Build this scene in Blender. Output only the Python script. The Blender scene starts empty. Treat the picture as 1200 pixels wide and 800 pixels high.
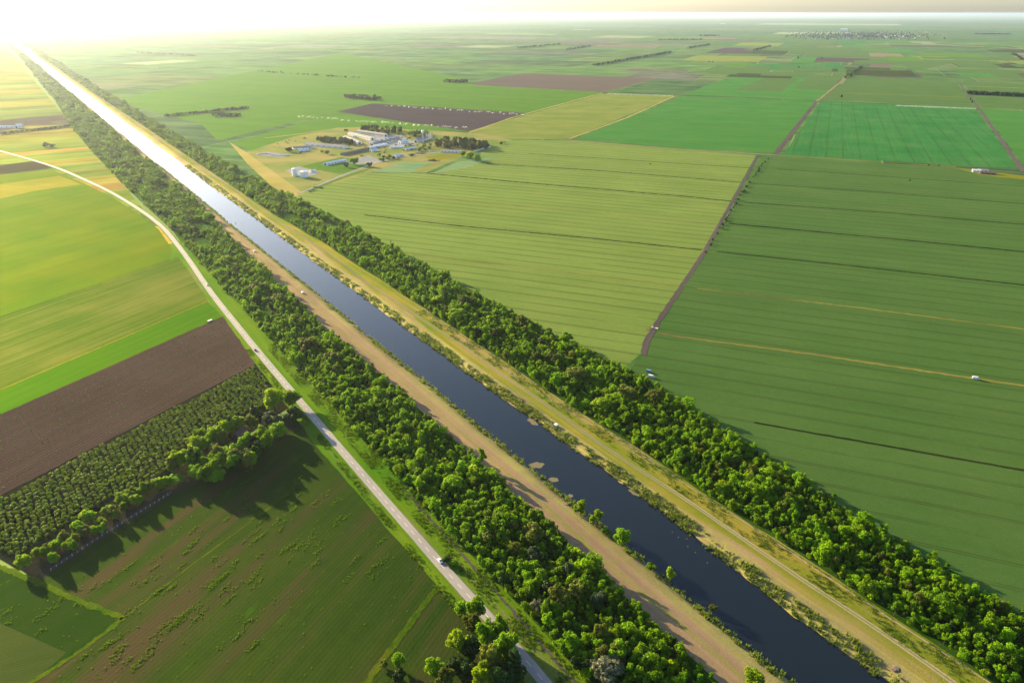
import bpy, math, random
import numpy as np
R = math.radians
rng = np.random.default_rng(7)
random.seed(7)
sc = bpy.context.scene
col = sc.collection

# ------------------------------------------------------------------ camera
H, F, HY = 280.0, 870.0, 15.5
P = math.atan((400 - HY) / F)
cam_d = bpy.data.cameras.new('camera'); cam = bpy.data.objects.new('camera', cam_d); col.objects.link(cam)
cam.location = (0, 0, H); cam.rotation_euler = (math.pi/2 - P, 0, 0)
cam_d.sensor_width = 36; cam_d.lens = F/1200*36; cam_d.clip_start = 1; cam_d.clip_end = 400000
sc.camera = cam

def g(x, y, z=0.0):
    """point of the place seen at a spot of the photograph, at height z"""
    dx, dy = (x-600)/F, (400-y)/F
    d = np.array([dx, math.cos(P)+dy*math.sin(P), -math.sin(P)+dy*math.cos(P)])
    t = (z-H)/d[2]
    return d[:2]*t
def proj(p, z=0.0):
    p = np.asarray(p, float).reshape(-1, 2)
    f = p[:, 1]*math.cos(P) - (z-H)*math.sin(P)
    upv = p[:, 1]*math.sin(P) + (z-H)*math.cos(P)
    f2 = np.where(f > 1, f, 1)
    x = 600 + F*p[:, 0]/f2; y = 400 - F*upv/f2
    return x, y, f
def inframe(p, mx=90, my=70):
    x, y, f = proj(p, 4)
    return (f > 1) & (x > -mx) & (x < 1200+mx) & (y < 800+my)

# canal frame: u along the canal, v across it (to the right)
CD = np.array([-0.5506625, 0.83472798]); CN = np.array([CD[1], -CD[0]])
CO = np.array([148.8, 250.3])
def W(u, v): return CO + np.multiply.outer(np.asarray(u, float), CD) + np.multiply.outer(np.asarray(v, float), CN)
def toUV(p): q = np.asarray(p)-CO; return q@CD, q@CN

# ------------------------------------------------------------------ materials
class N:
    def __init__(s, name):
        s.m = bpy.data.materials.new(name); s.m.use_nodes = True
        s.t = s.m.node_tree; s.n = s.t.nodes; s.l = s.t.links
        s.n.clear(); s.out = s.n.new('ShaderNodeOutputMaterial')
    def new(s, t, **k):
        n = s.n.new(t)
        for a, b in k.items(): setattr(n, a, b)
        return n
    def set(s, sock, v):
        if isinstance(v, bpy.types.NodeSocket): s.l.new(v, sock)
        elif isinstance(v, (tuple, list)) and sock.type == 'RGBA' and len(v) == 3: sock.default_value = (*v, 1)
        else: sock.default_value = v
    def math(s, op, a, b=0.0, c=0.0, clamp=False):
        n = s.new('ShaderNodeMath', operation=op, use_clamp=clamp)
        for i, v in enumerate((a, b, c)): s.set(n.inputs[i], v)
        return n.outputs[0]
    def mix(s, f, a, b, mode='MIX'):
        n = s.new('ShaderNodeMix', data_type='RGBA', blend_type=mode)
        s.set(n.inputs[0], f); s.set(n.inputs[6], a); s.set(n.inputs[7], b)
        return n.outputs[2]
    def noise(s, vec, scale, detail=2, rough=.5):
        n = s.new('ShaderNodeTexNoise'); s.set(n.inputs['Vector'], vec)
        n.inputs['Scale'].default_value = scale; n.inputs['Detail'].default_value = detail; n.inputs['Roughness'].default_value = rough
        return n.outputs['Fac']
    def ramp(s, v, a, b): # smooth threshold
        n = s.new('ShaderNodeMapRange', interpolation_type='SMOOTHSTEP')
        s.set(n.inputs[0], v); n.inputs[1].default_value = a; n.inputs[2].default_value = b
        return n.outputs[0]
    def pos(s): return s.new('ShaderNodeNewGeometry').outputs['Position']
    def rot(s, v, ang):
        n = s.new('ShaderNodeVectorRotate', rotation_type='Z_AXIS'); s.set(n.inputs['Vector'], v); n.inputs['Angle'].default_value = -ang
        return n.outputs[0]
    def scale(s, v, sx, sy, sz=1):
        n = s.new('ShaderNodeVectorMath', operation='MULTIPLY'); s.set(n.inputs[0], v); n.inputs[1].default_value = (sx, sy, sz)
        return n.outputs[0]
    def principled(s, c, rough=.8, bump=None, bstr=.5, bdist=.2, sheen=0, sheen_tint=(1, 1, 1), spec=.3, metal=0, matt=False):
        if matt:   # a canopy of leaves or loose soil has no sheet-like gloss
            b = s.new('ShaderNodeBsdfDiffuse'); s.set(b.inputs['Color'], c); b.inputs['Roughness'].default_value = .6
            if bump is not None:
                n = s.new('ShaderNodeBump'); n.inputs['Strength'].default_value = bstr; n.inputs['Distance'].default_value = bdist
                s.set(n.inputs['Height'], bump); s.l.new(n.outputs[0], b.inputs['Normal'])
            if matt > 1: s.l.new(b.outputs[0], s.out.inputs[0]); return b
            # sun-facing view of standing leaves: light comes on through the blades in the blades' own colour
            gl = s.new('ShaderNodeBsdfGlossy'); gl.inputs['Roughness'].default_value = .8
            vm = s.new('ShaderNodeVectorMath', operation='SCALE'); s.set(vm.inputs[0], c); vm.inputs['Scale'].default_value = 4.2; s.l.new(vm.outputs[0], gl.inputs['Color'])
            if bump is not None: s.l.new(n.outputs[0], gl.inputs['Normal'])
            mx = s.new('ShaderNodeMixShader'); mx.inputs[0].default_value = .35
            s.l.new(b.outputs[0], mx.inputs[1]); s.l.new(gl.outputs[0], mx.inputs[2]); s.l.new(mx.outputs[0], s.out.inputs[0])
            return b
        b = s.new('ShaderNodeBsdfPrincipled'); s.set(b.inputs['Base Color'], c)
        s.set(b.inputs['Roughness'], rough); b.inputs['Specular IOR Level'].default_value = spec; b.inputs['Metallic'].default_value = metal
        if sheen:
            b.inputs['Sheen Weight'].default_value = sheen; b.inputs['Sheen Tint'].default_value = (*sheen_tint, 1); b.inputs['Sheen Roughness'].default_value = .5
        if bump is not None:
            n = s.new('ShaderNodeBump'); n.inputs['Strength'].default_value = bstr; n.inputs['Distance'].default_value = bdist
            s.set(n.inputs['Height'], bump); s.l.new(n.outputs[0], b.inputs['Normal'])
        s.l.new(b.outputs[0], s.out.inputs[0])
        return b
def dim(c, k): return tuple(x*k for x in c)

def crop(name, c1, c2, ang=0.0, tram=0, tramc=.85, big=.5, streak=.5, grain=.55, rows=0, weed=None, weed_lo=.6, soil=None, soil_lo=.55, sheen=.08, bands=0):
    """standing crop or worked soil, drilled along direction ang (degrees)"""
    n = N(name); p = n.pos(); q = n.rot(p, R(ang))
    big_n = n.noise(p, .011, 4, .55)
    st = n.noise(n.scale(q, .006, .16), 1, 3, .6)
    gr = n.math('MULTIPLY_ADD', n.noise(p, .16, 5, .8), .5, n.math('MULTIPLY', n.noise(p, .75, 2, .7), .5))
    f = n.math('ADD', n.math('MULTIPLY_ADD', n.math('SUBTRACT', big_n, .5), big*2.4, .5), n.math('MULTIPLY', n.math('SUBTRACT', st, .5), streak*2.4))
    f = n.math('ADD', f, n.math('MULTIPLY', n.math('SUBTRACT', gr, .5), grain*2.2), clamp=True)
    c = n.mix(f, c1, c2)
    sep = n.new('ShaderNodeSeparateXYZ'); n.set(sep.inputs[0], q); Y = sep.outputs[1]
    if bands:  # passes of the drill differ a little in vigour
        bn = n.noise(n.scale(q, .0012, 1/bands), 1, 1, .5)
        c = n.mix(n.ramp(bn, .42, .58), n.mix(.06, c, (0, 0, 0)), c)
    if soil:
        s1 = n.noise(n.scale(q, .004, .05), 1, 4, .65)
        c = n.mix(n.ramp(s1, soil_lo-.08, soil_lo+.1), c, n.mix(n.noise(p, .8, 3, .7), dim(soil, .7), dim(soil, 1.25)))
    if weed:
        w1 = n.noise(n.scale(q, .05, .22), 1, 5, .7); w2 = n.noise(p, .008, 2)
        wf = n.ramp(n.math('ADD', w1, n.math('MULTIPLY', n.math('SUBTRACT', w2, .5), .35)), weed_lo, weed_lo+.06)
        c = n.mix(n.math('MULTIPLY', wf, .75), c, weed)
    if rows:
        r = n.math('SINE', n.math('MULTIPLY', Y, 2*math.pi/rows))
        c = n.mix(n.math('MULTIPLY_ADD', r, .14, .14), c, (0.01, .012, .004))
    if tram:
        wob = n.math('ADD', Y, n.math('MULTIPLY', n.noise(p, .01, 1), 2.0))
        fr = n.math('FRACT', n.math('DIVIDE', wob, tram))
        a = n.math('LESS_THAN', n.math('ABSOLUTE', n.math('SUBTRACT', fr, .46)), .62/tram)
        b = n.math('LESS_THAN', n.math('ABSOLUTE', n.math('SUBTRACT', fr, .46+2.2/tram)), .62/tram)
        brk = n.ramp(n.noise(n.scale(q, .012, .08), 1, 3, .6), .30, .52)
        c = n.mix(n.math('MULTIPLY', n.math('MULTIPLY', n.math('MAXIMUM', a, b), brk), tramc), c, (.018, .024, .008))
    n.principled(c, .85, n.math('ADD', gr, n.noise(p, 2.2, 1)), .6, .35, sheen, tuple(min(1, x*6) for x in c2), .04, matt=1 if sheen else 2)
    return n.m

def simple(name, c, rough=.7, var=.25, scale=2.0, metal=0, spec=.4):
    n = N(name); v = n.noise(n.pos(), scale, 3, .6)
    n.principled(n.mix(v, dim(c, 1-var), dim(c, 1+var)), rough, metal=metal, spec=spec)
    return n.m

def leaf(name, c, warm, trans=.4, hue=.5):
    """leaf clumps: own tint per leaf clump and per tree, light shining through"""
    n = N(name)
    at = n.new('ShaderNodeAttribute', attribute_name='tint'); oi = n.new('ShaderNodeObjectInfo')
    a = n.mix(n.math('MULTIPLY', oi.outputs['Random'], hue), c, warm)
    a = n.mix(n.math('MULTIPLY', at.outputs['Fac'], .6), a, n.mix(.5, a, warm))
    val = n.math('MULTIPLY_ADD', n.math('FRACT', n.math('MULTIPLY', oi.outputs['Random'], 7.31)), .7, .62)
    a = n.mix(1, a, n.new('ShaderNodeCombineColor').outputs[0], 'MULTIPLY')
    cc = a.node.inputs[7].links[0].from_node
    for i in range(3): n.l.new(val, cc.inputs[i])
    d = n.new('ShaderNodeBsdfPrincipled'); n.set(d.inputs['Base Color'], a); d.inputs['Roughness'].default_value = .55; d.inputs['Specular IOR Level'].default_value = .12
    t = n.new('ShaderNodeBsdfTranslucent'); n.set(t.inputs[0], n.mix(.5, a, warm))
    mx = n.new('ShaderNodeMixShader'); mx.inputs[0].default_value = trans
    n.l.new(d.outputs[0], mx.inputs[1]); n.l.new(t.outputs[0], mx.inputs[2]); n.l.new(mx.outputs[0], n.out.inputs[0])
    return n.m

M = {}
M['leaf'] = leaf('leaf_green', (.068, .24, .001), (.24, .36, .002), .47)
M['lime'] = leaf('leaf_lime', (.14, .29, .002), (.32, .42, .004), .5)
M['olive'] = leaf('leaf_olive', (.10, .135, .012), (.16, .18, .018))
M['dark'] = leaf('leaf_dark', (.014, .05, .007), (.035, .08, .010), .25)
M['grey'] = leaf('leaf_greygreen', (.05, .09, .04), (.085, .12, .05))
M['blossom'] = leaf('leaf_blossom', (.16, .2, .09), (.3, .3, .17), .3)
M['orch'] = leaf('leaf_orchard', (.06, .16, .004), (.19, .26, .008), .35)
M['reed'] = leaf('reed_blade', (.09, .18, .012), (.24, .26, .05), .45, .8)
M['weed'] = leaf('weed_blade', (.06, .17, .002), (.16, .24, .004), .45)
M['bark'] = simple('bark', (.07, .05, .035), .9)
M['white'] = simple('white_painted', (.78, .77, .74), .55, .06)
M['cream'] = simple('cream_render', (.62, .57, .48), .8, .12)
M['conc'] = simple('concrete', (.45, .42, .38), .85, .2, .5)
M['roofgrey'] = simple('grey_fibre_roof', (.25, .235, .225), .8, .22, .6)
M['roofbrown'] = simple('brown_tiles', (.16, .10, .075), .8, .25, .9)
M['roofwhite'] = simple('white_sheet_roof', (.72, .72, .70), .45, .08, .5)
M['steel'] = simple('galvanised_steel', (.5, .52, .54), .4, .12, 1, .7)
M['darkopen'] = simple('opening_shade', (.02, .02, .022), .9)  # near-black stands for the unlit inside of openings, on solid faces
M['wood'] = simple('weathered_wood', (.2, .15, .11), .85, .3)
M['glass'] = simple('dark_glass', (.02, .025, .03), .08, .1, 1, 0, .6)
M['rubber'] = simple('black_rubber', (.02, .02, .02), .8)
M['carwhite'] = simple('white_car_paint', (.8, .8, .8), .25, .02)
M['cardark'] = simple('dark_car_paint', (.03, .035, .045), .25, .02)
M['carred'] = simple('silver_car_paint', (.35, .36, .38), .28, .02, 1, .4)
M['carblue'] = simple('blue_car_paint', (.16, .24, .36), .28, .02)
M['lamp'] = simple('lamp_lens', (.6, .55, .5), .15, .02)
M['redlens'] = simple('red_lens', (.35, .02, .02), .2, .02)
M['spray'] = leaf('water_spray', (.8, .8, .78), (.85, .85, .8), .5)
M['scum'] = simple('algae_scum', (.13, .11, .05), .9, .35, .8)
M['stone'] = simple('pale_stone', (.5, .46, .4), .9, .25)
M['scrap'] = simple('brown_scrap', (.14, .10, .08), .9, .5, .5)

# ------------------------------------------------------------------ object helpers
def tag(o, label=None, cat=None, group=None, kind=None):
    if label: o['label'] = label
    if cat: o['category'] = cat
    if group: o['group'] = group
    if kind: o['kind'] = kind
    return o
def empty(name, loc, rz=0, s=1):
    o = bpy.data.objects.new(name, None); col.objects.link(o)
    o.location = loc; o.rotation_euler = (0, 0, rz); o.scale = (s, s, s); o.empty_display_size = .2
    return o
def link(name, me, parent=None, loc=None):
    o = bpy.data.objects.new(name, me); col.objects.link(o)
    if parent: o.parent = parent
    if loc is not None: o.location = loc
    return o
def mesh_np(name, v, f, mats, tint=None, mi=None):
    v = np.asarray(v, np.float32); f = np.asarray(f, np.int32); k = f.shape[1]
    me = bpy.data.meshes.new(name)
    me.vertices.add(len(v)); me.vertices.foreach_set('co', v.ravel())
    me.loops.add(f.size); me.loops.foreach_set('vertex_index', f.ravel())
    me.polygons.add(len(f)); me.polygons.foreach_set('loop_start', np.arange(0, f.size, k, dtype=np.int32))
    if mi is not None: me.polygons.foreach_set('material_index', np.asarray(mi, np.int32))
    me.update(calc_edges=True)
    for m in (mats if isinstance(mats, list) else [mats]): me.materials.append(m)
    if tint is not None:
        a = me.attributes.new('tint', 'FLOAT', 'FACE'); a.data.foreach_set('value', np.asarray(tint, np.float32))
    return me
def poly(name, faces_pts, mat, z=0.0, kind='structure', label=None, cat=None, colours=None):
    """flat sheet from lists of xy points"""
    vs, fs = [], []
    for pts in faces_pts:
        b = len(vs); vs += [(float(p[0]), float(p[1]), z) for p in pts]; fs.append(list(range(b, b+len(pts))))
    me = bpy.data.meshes.new(name); me.from_pydata(vs, [], fs)
    for q in me.polygons:
        if q.normal.z < 0: q.flip()
    me.materials.append(mat)
    if colours is not None:
        a = me.attributes.new('col', 'FLOAT_COLOR', 'FACE')
        a.data.foreach_set('color', np.array([(*c, 1) for c in colours], np.float32).ravel())
    o = link(name, me)
    tag(o, label, cat, None, kind)
    return o
LAY = [0.06]
def field(px, mat, name='field', label=None, z=None):
    if z is None: LAY[0] += .0012; z = LAY[0]
    q = [g(x, y) for x, y in px]; out = []
    for i in range(len(q)):
        a, b = q[i], q[(i+1) % len(q)]; l_ = np.linalg.norm(b-a); k = int(min(60, l_/9)) + 1; nn = np.array([-(b-a)[1], (b-a)[0]])/l_
        out += [a+(b-a)*t/k+(nn*rng.normal()*min(.35, l_/400) if t else 0) for t in range(k)]
    return poly(name, [out], mat, z, 'structure', label)
def smooth_path(pts, step):
    pts = [np.asarray(p, float) for p in pts]; out = []
    for i in range(len(pts)-1):
        p0 = pts[max(i-1, 0)]; p1, p2 = pts[i], pts[i+1]; p3 = pts[min(i+2, len(pts)-1)]
        n = max(1, int(np.linalg.norm(p2-p1)/step))
        for k in range(n):
            t = k/n
            out.append(.5*((2*p1)+(-p0+p2)*t+(2*p0-5*p1+4*p2-p3)*t*t+(-p0+3*p1-3*p2+p3)*t**3))
    out.append(pts[-1]); return np.array(out)
def ribbon(name, pts, width, mat, z, jit=0.0, step=6.0, kind='structure', label=None, cat=None, sm=False):
    if sm: p = smooth_path(pts, step)
    else:
        out = []
        for a, b in zip(pts[:-1], pts[1:]):
            a, b = np.asarray(a, float), np.asarray(b, float); n = max(1, int(np.linalg.norm(b-a)/step))
            out += [a+(b-a)*k/n for k in range(n)]
        out.append(np.asarray(pts[-1], float)); p = np.array(out)
    t = np.gradient(p, axis=0); t /= np.linalg.norm(t, axis=1)[:, None]+1e-9
    nn = np.stack([t[:, 1], -t[:, 0]], 1)
    wl = width/2*(1+jit*rng.uniform(-1, 1, len(p))); wr = width/2*(1+jit*rng.uniform(-1, 1, len(p)))
    a, b = p-nn*wl[:, None], p+nn*wr[:, None]
    k = len(p); v = np.zeros((2*k, 3)); v[:k, :2] = a; v[k:, :2] = b; v[:, 2] = z
    i = np.arange(k-1); f = np.stack([i, k+i, k+i+1, i+1], 1)
    o = link(name, mesh_np(name, v, f, mat)); tag(o, label, cat, None, kind)
    return o
class MB:
    def __init__(s): s.v = []; s.f = []
    def add(s, vs, fs): b = len(s.v); s.v += [tuple(map(float, p)) for p in vs]; s.f += [[b+i for i in f] for f in fs]; return s
    def box(s, cx, cy, z0, sx, sy, sz, rz=0, top=1.0):
        c, d = math.cos(rz), math.sin(rz); vs = []
        for z, k in ((z0, 1), (z0+sz, top)):
            for x, y in ((-1, -1), (1, -1), (1, 1), (-1, 1)):
                X, Y = x*sx/2*k, y*sy/2*k; vs.append((cx+c*X-d*Y, cy+d*X+c*Y, z))
        return s.add(vs, [[3, 2, 1, 0], [4, 5, 6, 7], [0, 1, 5, 4], [1, 2, 6, 5], [2, 3, 7, 6], [3, 0, 4, 7]])
    def tube(s, a, b, r0, r1=None, n=8):
        a, b = np.array(a, float), np.array(b, float); r1 = r0 if r1 is None else r1
        d = (b-a)/np.linalg.norm(b-a); x = np.cross(d, (0, 0, 1) if abs(d[2]) < .9 else (1, 0, 0)); x /= np.linalg.norm(x); y = np.cross(d, x)
        vs = []
        for p, r in ((a, r0), (b, r1)):
            for k in range(n):
                t = 2*math.pi*k/n; vs.append(p+r*(math.cos(t)*x+math.sin(t)*y))
        fs = [[k, (k+1) % n, n+(k+1) % n, n+k] for k in range(n)]+[list(range(n))[::-1], list(range(n, 2*n))]
        return s.add(vs, fs)
    def lathe(s, prof, cx=0, cy=0, n=24):
        vs = []; m = len(prof)
        for r, z in prof:
            for k in range(n):
                t = 2*math.pi*k/n; vs.append((cx+r*math.cos(t), cy+r*math.sin(t), z))
        fs = [[i*n+k, i*n+(k+1) % n, (i+1)*n+(k+1) % n, (i+1)*n+k] for i in range(m-1) for k in range(n)]
        fs += [list(range(n))[::-1], list(range((m-1)*n, m*n))]
        return s.add(vs, fs)
    def prism(s, prof, y0, y1):   # profile in xz, run along y
        n = len(prof); vs = [(x, y0, z) for x, z in prof]+[(x, y1, z) for x, z in prof]
        return s.add(vs, [list(range(n)), list(range(n, 2*n))[::-1]]+[[i, n+i, n+(i+1) % n, (i+1) % n] for i in range(n)])
    def build(s, name, mat, parent=None, smooth=False):
        me = bpy.data.meshes.new(name); me.from_pydata(s.v, [], s.f)
        import bmesh
        bm = bmesh.new(); bm.from_mesh(me); bmesh.ops.recalc_face_normals(bm, faces=bm.faces); bm.to_mesh(me); bm.free()
        me.materials.append(mat)
        if smooth: me.polygons.foreach_set('use_smooth', [True]*len(me.polygons))
        return link(name, me, parent)

# ------------------------------------------------------------------ sky, sun, haze
SUN_AZ, SUN_EL = -48.0, 14.0
w = bpy.data.worlds.new('World'); sc.world = w; w.use_nodes = True
wn = w.node_tree.nodes; bg = wn['Background']; sky = wn.new('ShaderNodeTexSky'); sky.sky_type = 'NISHITA'
sky.sun_disc = False; sky.sun_elevation = R(SUN_EL); sky.sun_rotation = R(SUN_AZ); sky.dust_density = 1.3; sky.air_density = .8; sky.ozone_density = 2.0
w.node_tree.links.new(sky.outputs[0], bg.inputs[0]); bg.inputs[1].default_value = .09
sd = bpy.data.lights.new('sun', 'SUN'); sd.energy = 5.0; sd.angle = R(.5); sd.color = (1, .80, .43)
so = bpy.data.objects.new('sun', sd); col.objects.link(so)
so.rotation_euler = (math.pi/2-R(SUN_EL), 0, math.pi-R(SUN_AZ)); so.location = (-300, 300, 500)
HAZE = 2.1e-5; HAZE_G = .62
hm = N('haze_air'); pv = hm.new('ShaderNodeVolumePrincipled'); pv.inputs['Density'].default_value = HAZE
pv.inputs['Color'].default_value = (.68, .78, 1.0, 1); pv.inputs['Anisotropy'].default_value = HAZE_G
hm.l.new(pv.outputs[0], hm.out.inputs['Volume'])
hz = MB().box(0, 0, -6, 260000, 260000, H+6+12).build('haze', hm.m); tag(hz, kind='stuff')
hm.m.cycles.homogeneous_volume = True

# ------------------------------------------------------------------ terrain with the canal cut into it
bank_m = crop('bank_soil', (.11, .085, .05), (.16, .15, .05), math.degrees(math.atan2(CD[1], CD[0])), big=.8, streak=.6, grain=.8, sheen=.1)
base_m = crop('open_ground', (.06, .10, .03), (.10, .12, .045), 0, big=.8, sheen=.2)
def eL(u): return np.interp(u, [-400, 120, 600, 1000, 2000, 8000], [-17.5, -17, -17.5, -20.5, -21, -23])
def eR(u): return np.interp(u, [-400, 50, 150, 400, 700, 2000, 8000], [20, 20.5, 24.5, 21.5, 21, 20.5, 22])
us = np.concatenate([[-130000, -30000, -5000, -1000, -420], np.arange(-400, 900, 4.0), np.arange(900, 2500, 20), np.arange(2500, 10200, 100), [10200, 10260, 15000, 40000, 130000]])
inC = (us >= -400) & (us <= 10200)
jl = np.convolve(rng.normal(0, 1, len(us)), np.ones(5)/5, 'same')*2.0; jr = np.convolve(rng.normal(0, 1, len(us)), np.ones(5)/5, 'same')*2.0
eLu = eL(us)+np.where(inC, jl, 0); eRu = eR(us)+np.where(inC, jr, 0)
prof = [(-130000, None, 0), (-15000, None, 0), (-3000, None, 0), (-500, None, 0), (-60, None, 0), (0, 'L', -8), (0, 'L', -4.5), (0, 'L', 0), (0, 'L', 3), (0, 'R', -3), (0, 'R', 0), (0, 'R', 5), (0, 'R', 8), (60, None, 0), (500, None, 0), (3000, None, 0), (15000, None, 0), (130000, None, 0)]
zp = [0, 0, 0, 0, 0, 0, -.5, -2.5, -4.2, -4.2, -2.5, -.5, 0, 0, 0, 0, 0, 0]
V = []
for j, (v0, e, off) in enumerate(prof):
    vv = np.full(len(us), float(v0)) if e is None else (eLu if e == 'L' else eRu)+off
    xy = CO+us[:, None]*CD+vv[:, None]*CN
    V.append(np.column_stack([xy, np.where(inC, zp[j], 0)]))
nu = len(us); V = np.concatenate(V); fs = []; mi = []
for j in range(len(prof)-1):
    i = np.arange(nu-1); fs.append(np.stack([j*nu+i, (j+1)*nu+i, (j+1)*nu+i+1, j*nu+i+1], 1)); mi += [1 if 4 <= j <= 12 else 0]*(nu-1)
link('ground', mesh_np('ground', V, np.concatenate(fs), [base_m, bank_m], mi=mi))['kind'] = 'structure'

wm = N('canal_water'); p = wm.pos()
b1 = wm.noise(p, .9, 3, .6)
wm.principled((.006, .010, .014), wm.math('MULTIPLY_ADD', wm.ramp(wm.noise(p, .02, 3), .4, .65), .06, .05), b1, .10, .05, spec=.36)
wu = np.concatenate([np.arange(-400, 10200, 200.0), [10200]])
o = link('canal_water', mesh_np('canal_water', np.concatenate([np.column_stack([CO+wu[:, None]*CD-26*CN, np.full(len(wu), -2.5)]), np.column_stack([CO+wu[:, None]*CD+30*CN, np.full(len(wu), -2.5)])]),
    np.stack([np.arange(len(wu)-1), len(wu)+np.arange(len(wu)-1), len(wu)+np.arange(1, len(wu)), np.arange(1, len(wu))], 1), wm.m)); o['kind'] = 'structure'
field([(-30, 36.3), (11, 36.6), (9, 38), (-30, 38)], wm.m, 'pond_water', z=.3)
field([(32, 57), (37, 57), (42, 64), (39, 65)], wm.m, 'pond_water', z=.3)

# ------------------------------------------------------------------ far patchwork of fields
ROWA = -21.3
def clip(pts, vmin, sgn):
    out = []; n = len(pts); dv = [sgn*(toUV(p)[1])-vmin for p in pts]
    for i in range(n):
        a, b = pts[i], pts[(i+1) % n]; da, db = dv[i], dv[(i+1) % n]
        if da >= 0: out.append(a)
        if (da >= 0) != (db >= 0): out.append(a+(b-a)*da/(da-db))
    return out
pal = [((.055, .13, .03), 5), ((.07, .14, .028), 5), ((.045, .115, .04), 4), ((.09, .14, .035), 3), ((.04, .09, .035), 2), ((.12, .14, .045), 1.5), ((.11, .085, .075), .9), ((.16, .13, .09), .4), ((.32, .28, .14), .3)]
pw = np.array([b for _, b in pal]); pw = pw/pw.sum()
def patchwork(origin, e1, e2, a0, a1, b0, b1, smin, smax, cmin, cmax, sgn, vmin, name, z, gap, pmul=1.0, pp=None, tone=1.0):
    faces, cols = [], []; b = b0
    while b < b1:
        far = 1+max(0, (b-4000)/5000)
        sb = rng.uniform(smin, smax)*far; a = a0
        while a < a1:
            sa = rng.uniform(cmin, cmax)*far
            q = [origin+e1*(a+gap)+e2*(b+gap), origin+e1*(a+sa-gap)+e2*(b+gap), origin+e1*(a+sa-gap)+e2*(b+sb-gap), origin+e1*(a+gap)+e2*(b+sb-gap)]
            m = sum(q)/4
            if inframe(m, 500, 300)[0] or inframe(np.array(q), 300, 300).any():
                q = clip(q, vmin, sgn)
                if len(q) > 2:
                    k = rng.choice(len(pal), p=pw if pp is None else pp); c = np.array(pal[k][0])*rng.uniform(.8, 1.2)*pmul
                    faces.append(q); cols.append(c)
            a += sa
        b += sb
    n = N(name); at = n.new('ShaderNodeAttribute', attribute_name='col'); ps = n.pos(); q = n.rot(ps, math.atan2(e1[1], e1[0]))
    v = n.math('ADD', n.noise(n.scale(q, .0025, .03), 1, 3, .6), n.noise(ps, .006, 4, .6))
    c = n.mix(n.ramp(v, .6, 1.4), n.mix(.35, at.outputs['Color'], (0, 0, 0)), n.mix(.15, at.outputs['Color'], (.3, .3, .12)))
    n.principled(c, .85, n.noise(ps, .6, 2), .6, .35, .05, (.5, .8, .2), .05, matt=True)
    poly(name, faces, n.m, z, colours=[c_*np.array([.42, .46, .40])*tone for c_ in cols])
e1 = np.array([math.cos(R(ROWA)), math.sin(R(ROWA))]); e2 = np.array([math.cos(R(67.5)), math.sin(R(67.5))])
patchwork(g(912, 181), e1, e2, -16000, 30000, -1500, 40000, 220, 620, 120, 900, 1, 62, 'farmland', .02, 2.0, tone=np.array([.78, 1.06, 1.25]))  # bluish tone puts distance haze into the field colours
ppL = np.array([3, 6, 1, 6, .5, 4, 1, .6, .3]); ppL /= ppL.sum()
patchwork(W(900, -126), -CN, CD, -14, 12000, -200, 26000, 35, 130, 250, 900, -1, 112, 'farmland', .02, .6, 1.15, ppL, np.array([1.55, 1.05, .25]))  # yellow tone puts the low sun's glow into the field colours

# ------------------------------------------------------------------ fields one can name
ROWL = math.degrees(math.atan2(*(g(243, 353)-g(0, 457))[::-1]))
C_A = crop('wheat_olive', (.069, .104, .021), (.098, .124, .031), ROWA, tram=22, tramc=.6, grain=1.25, big=.55, streak=.28, bands=40)
C_B = crop('wheat_green', (.029, .064, .014), (.046, .077, .020), ROWA, tram=22, tramc=.5, grain=1.25, big=.55, streak=.15, bands=40)
C_C = crop('beet_green', (.010, .072, .014), (.030, .088, .022), 68, tram=34, tramc=.5, big=1.0, streak=.5, bands=60, weed=(.06, .09, .02), weed_lo=.64)
C_D = crop('beet_mixed', (.016, .078, .012), (.040, .095, .018), ROWA, big=.5, streak=.6, bands=60)
C_E = crop('ripe_olive', (.062, .092, .014), (.105, .112, .026), ROWA, big=.9, streak=.5, bands=50)
C_G = crop('tilled_purple', (.085, .06, .06), (.115, .08, .072), ROWA, streak=.6, sheen=0)
C_H = crop('tilled_tan', (.17, .12, .085), (.2, .145, .10), ROWA, streak=.6, sheen=0, bands=60)
C_NW = crop('young_green', (.030, .078, .005), (.048, .092, .009), ROWA, streak=.5, bands=70)
C_F1 = crop('bright_grass', (.034, .068, .0001), (.060, .078, .0002), ROWL, tram=24, tramc=.12, big=.9, streak=.18, bands=30)
C_F2 = crop('pale_barley', (.030, .055, .002), (.062, .070, .012), ROWL, tram=18, tramc=.2, big=1.0, streak=1.0)
C_F3 = crop('strip_green', (.018, .060, .0004), (.036, .072, .0008), ROWL, big=.4, streak=.7)
C_F4 = crop('seedling_soil', (.125, .068, .044), (.185, .108, .076), ROWL, rows=3.6, big=.7, streak=.5, grain=.6, sheen=0)
C_F5 = crop('orchard_soil', (.03, .035, .014), (.05, .05, .022), ROWL, rows=4, sheen=0)
C_F6 = crop('weedy_field', (.012, .027, .0035), (.022, .036, .005), ROWL, rows=2.4, big=.9, streak=.75, grain=.9, weed=(.022, .055, .002), weed_lo=.66, soil=(.034, .027, .013), soil_lo=.54)
C_F7 = crop('dark_crop', (.007, .021, .002), (.014, .028, .004), math.degrees(math.atan2(*(g(40, 797)-g(145, 724))[::-1])), rows=2.2, streak=.5, weed=(.06, .12, .01), weed_lo=.64)
C_F7b = crop('stubble_corner', (.018, .030, .006), (.028, .038, .010), 20, rows=1.6, streak=.5)
C_farm = crop('farm_yard_grass', (.070, .095, .02), (.13, .112, .04), 0, big=1.6, grain=1)
C_straw = crop('straw_strip', (.12, .11, .030), (.17, .14, .045), 30, big=.8)
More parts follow.
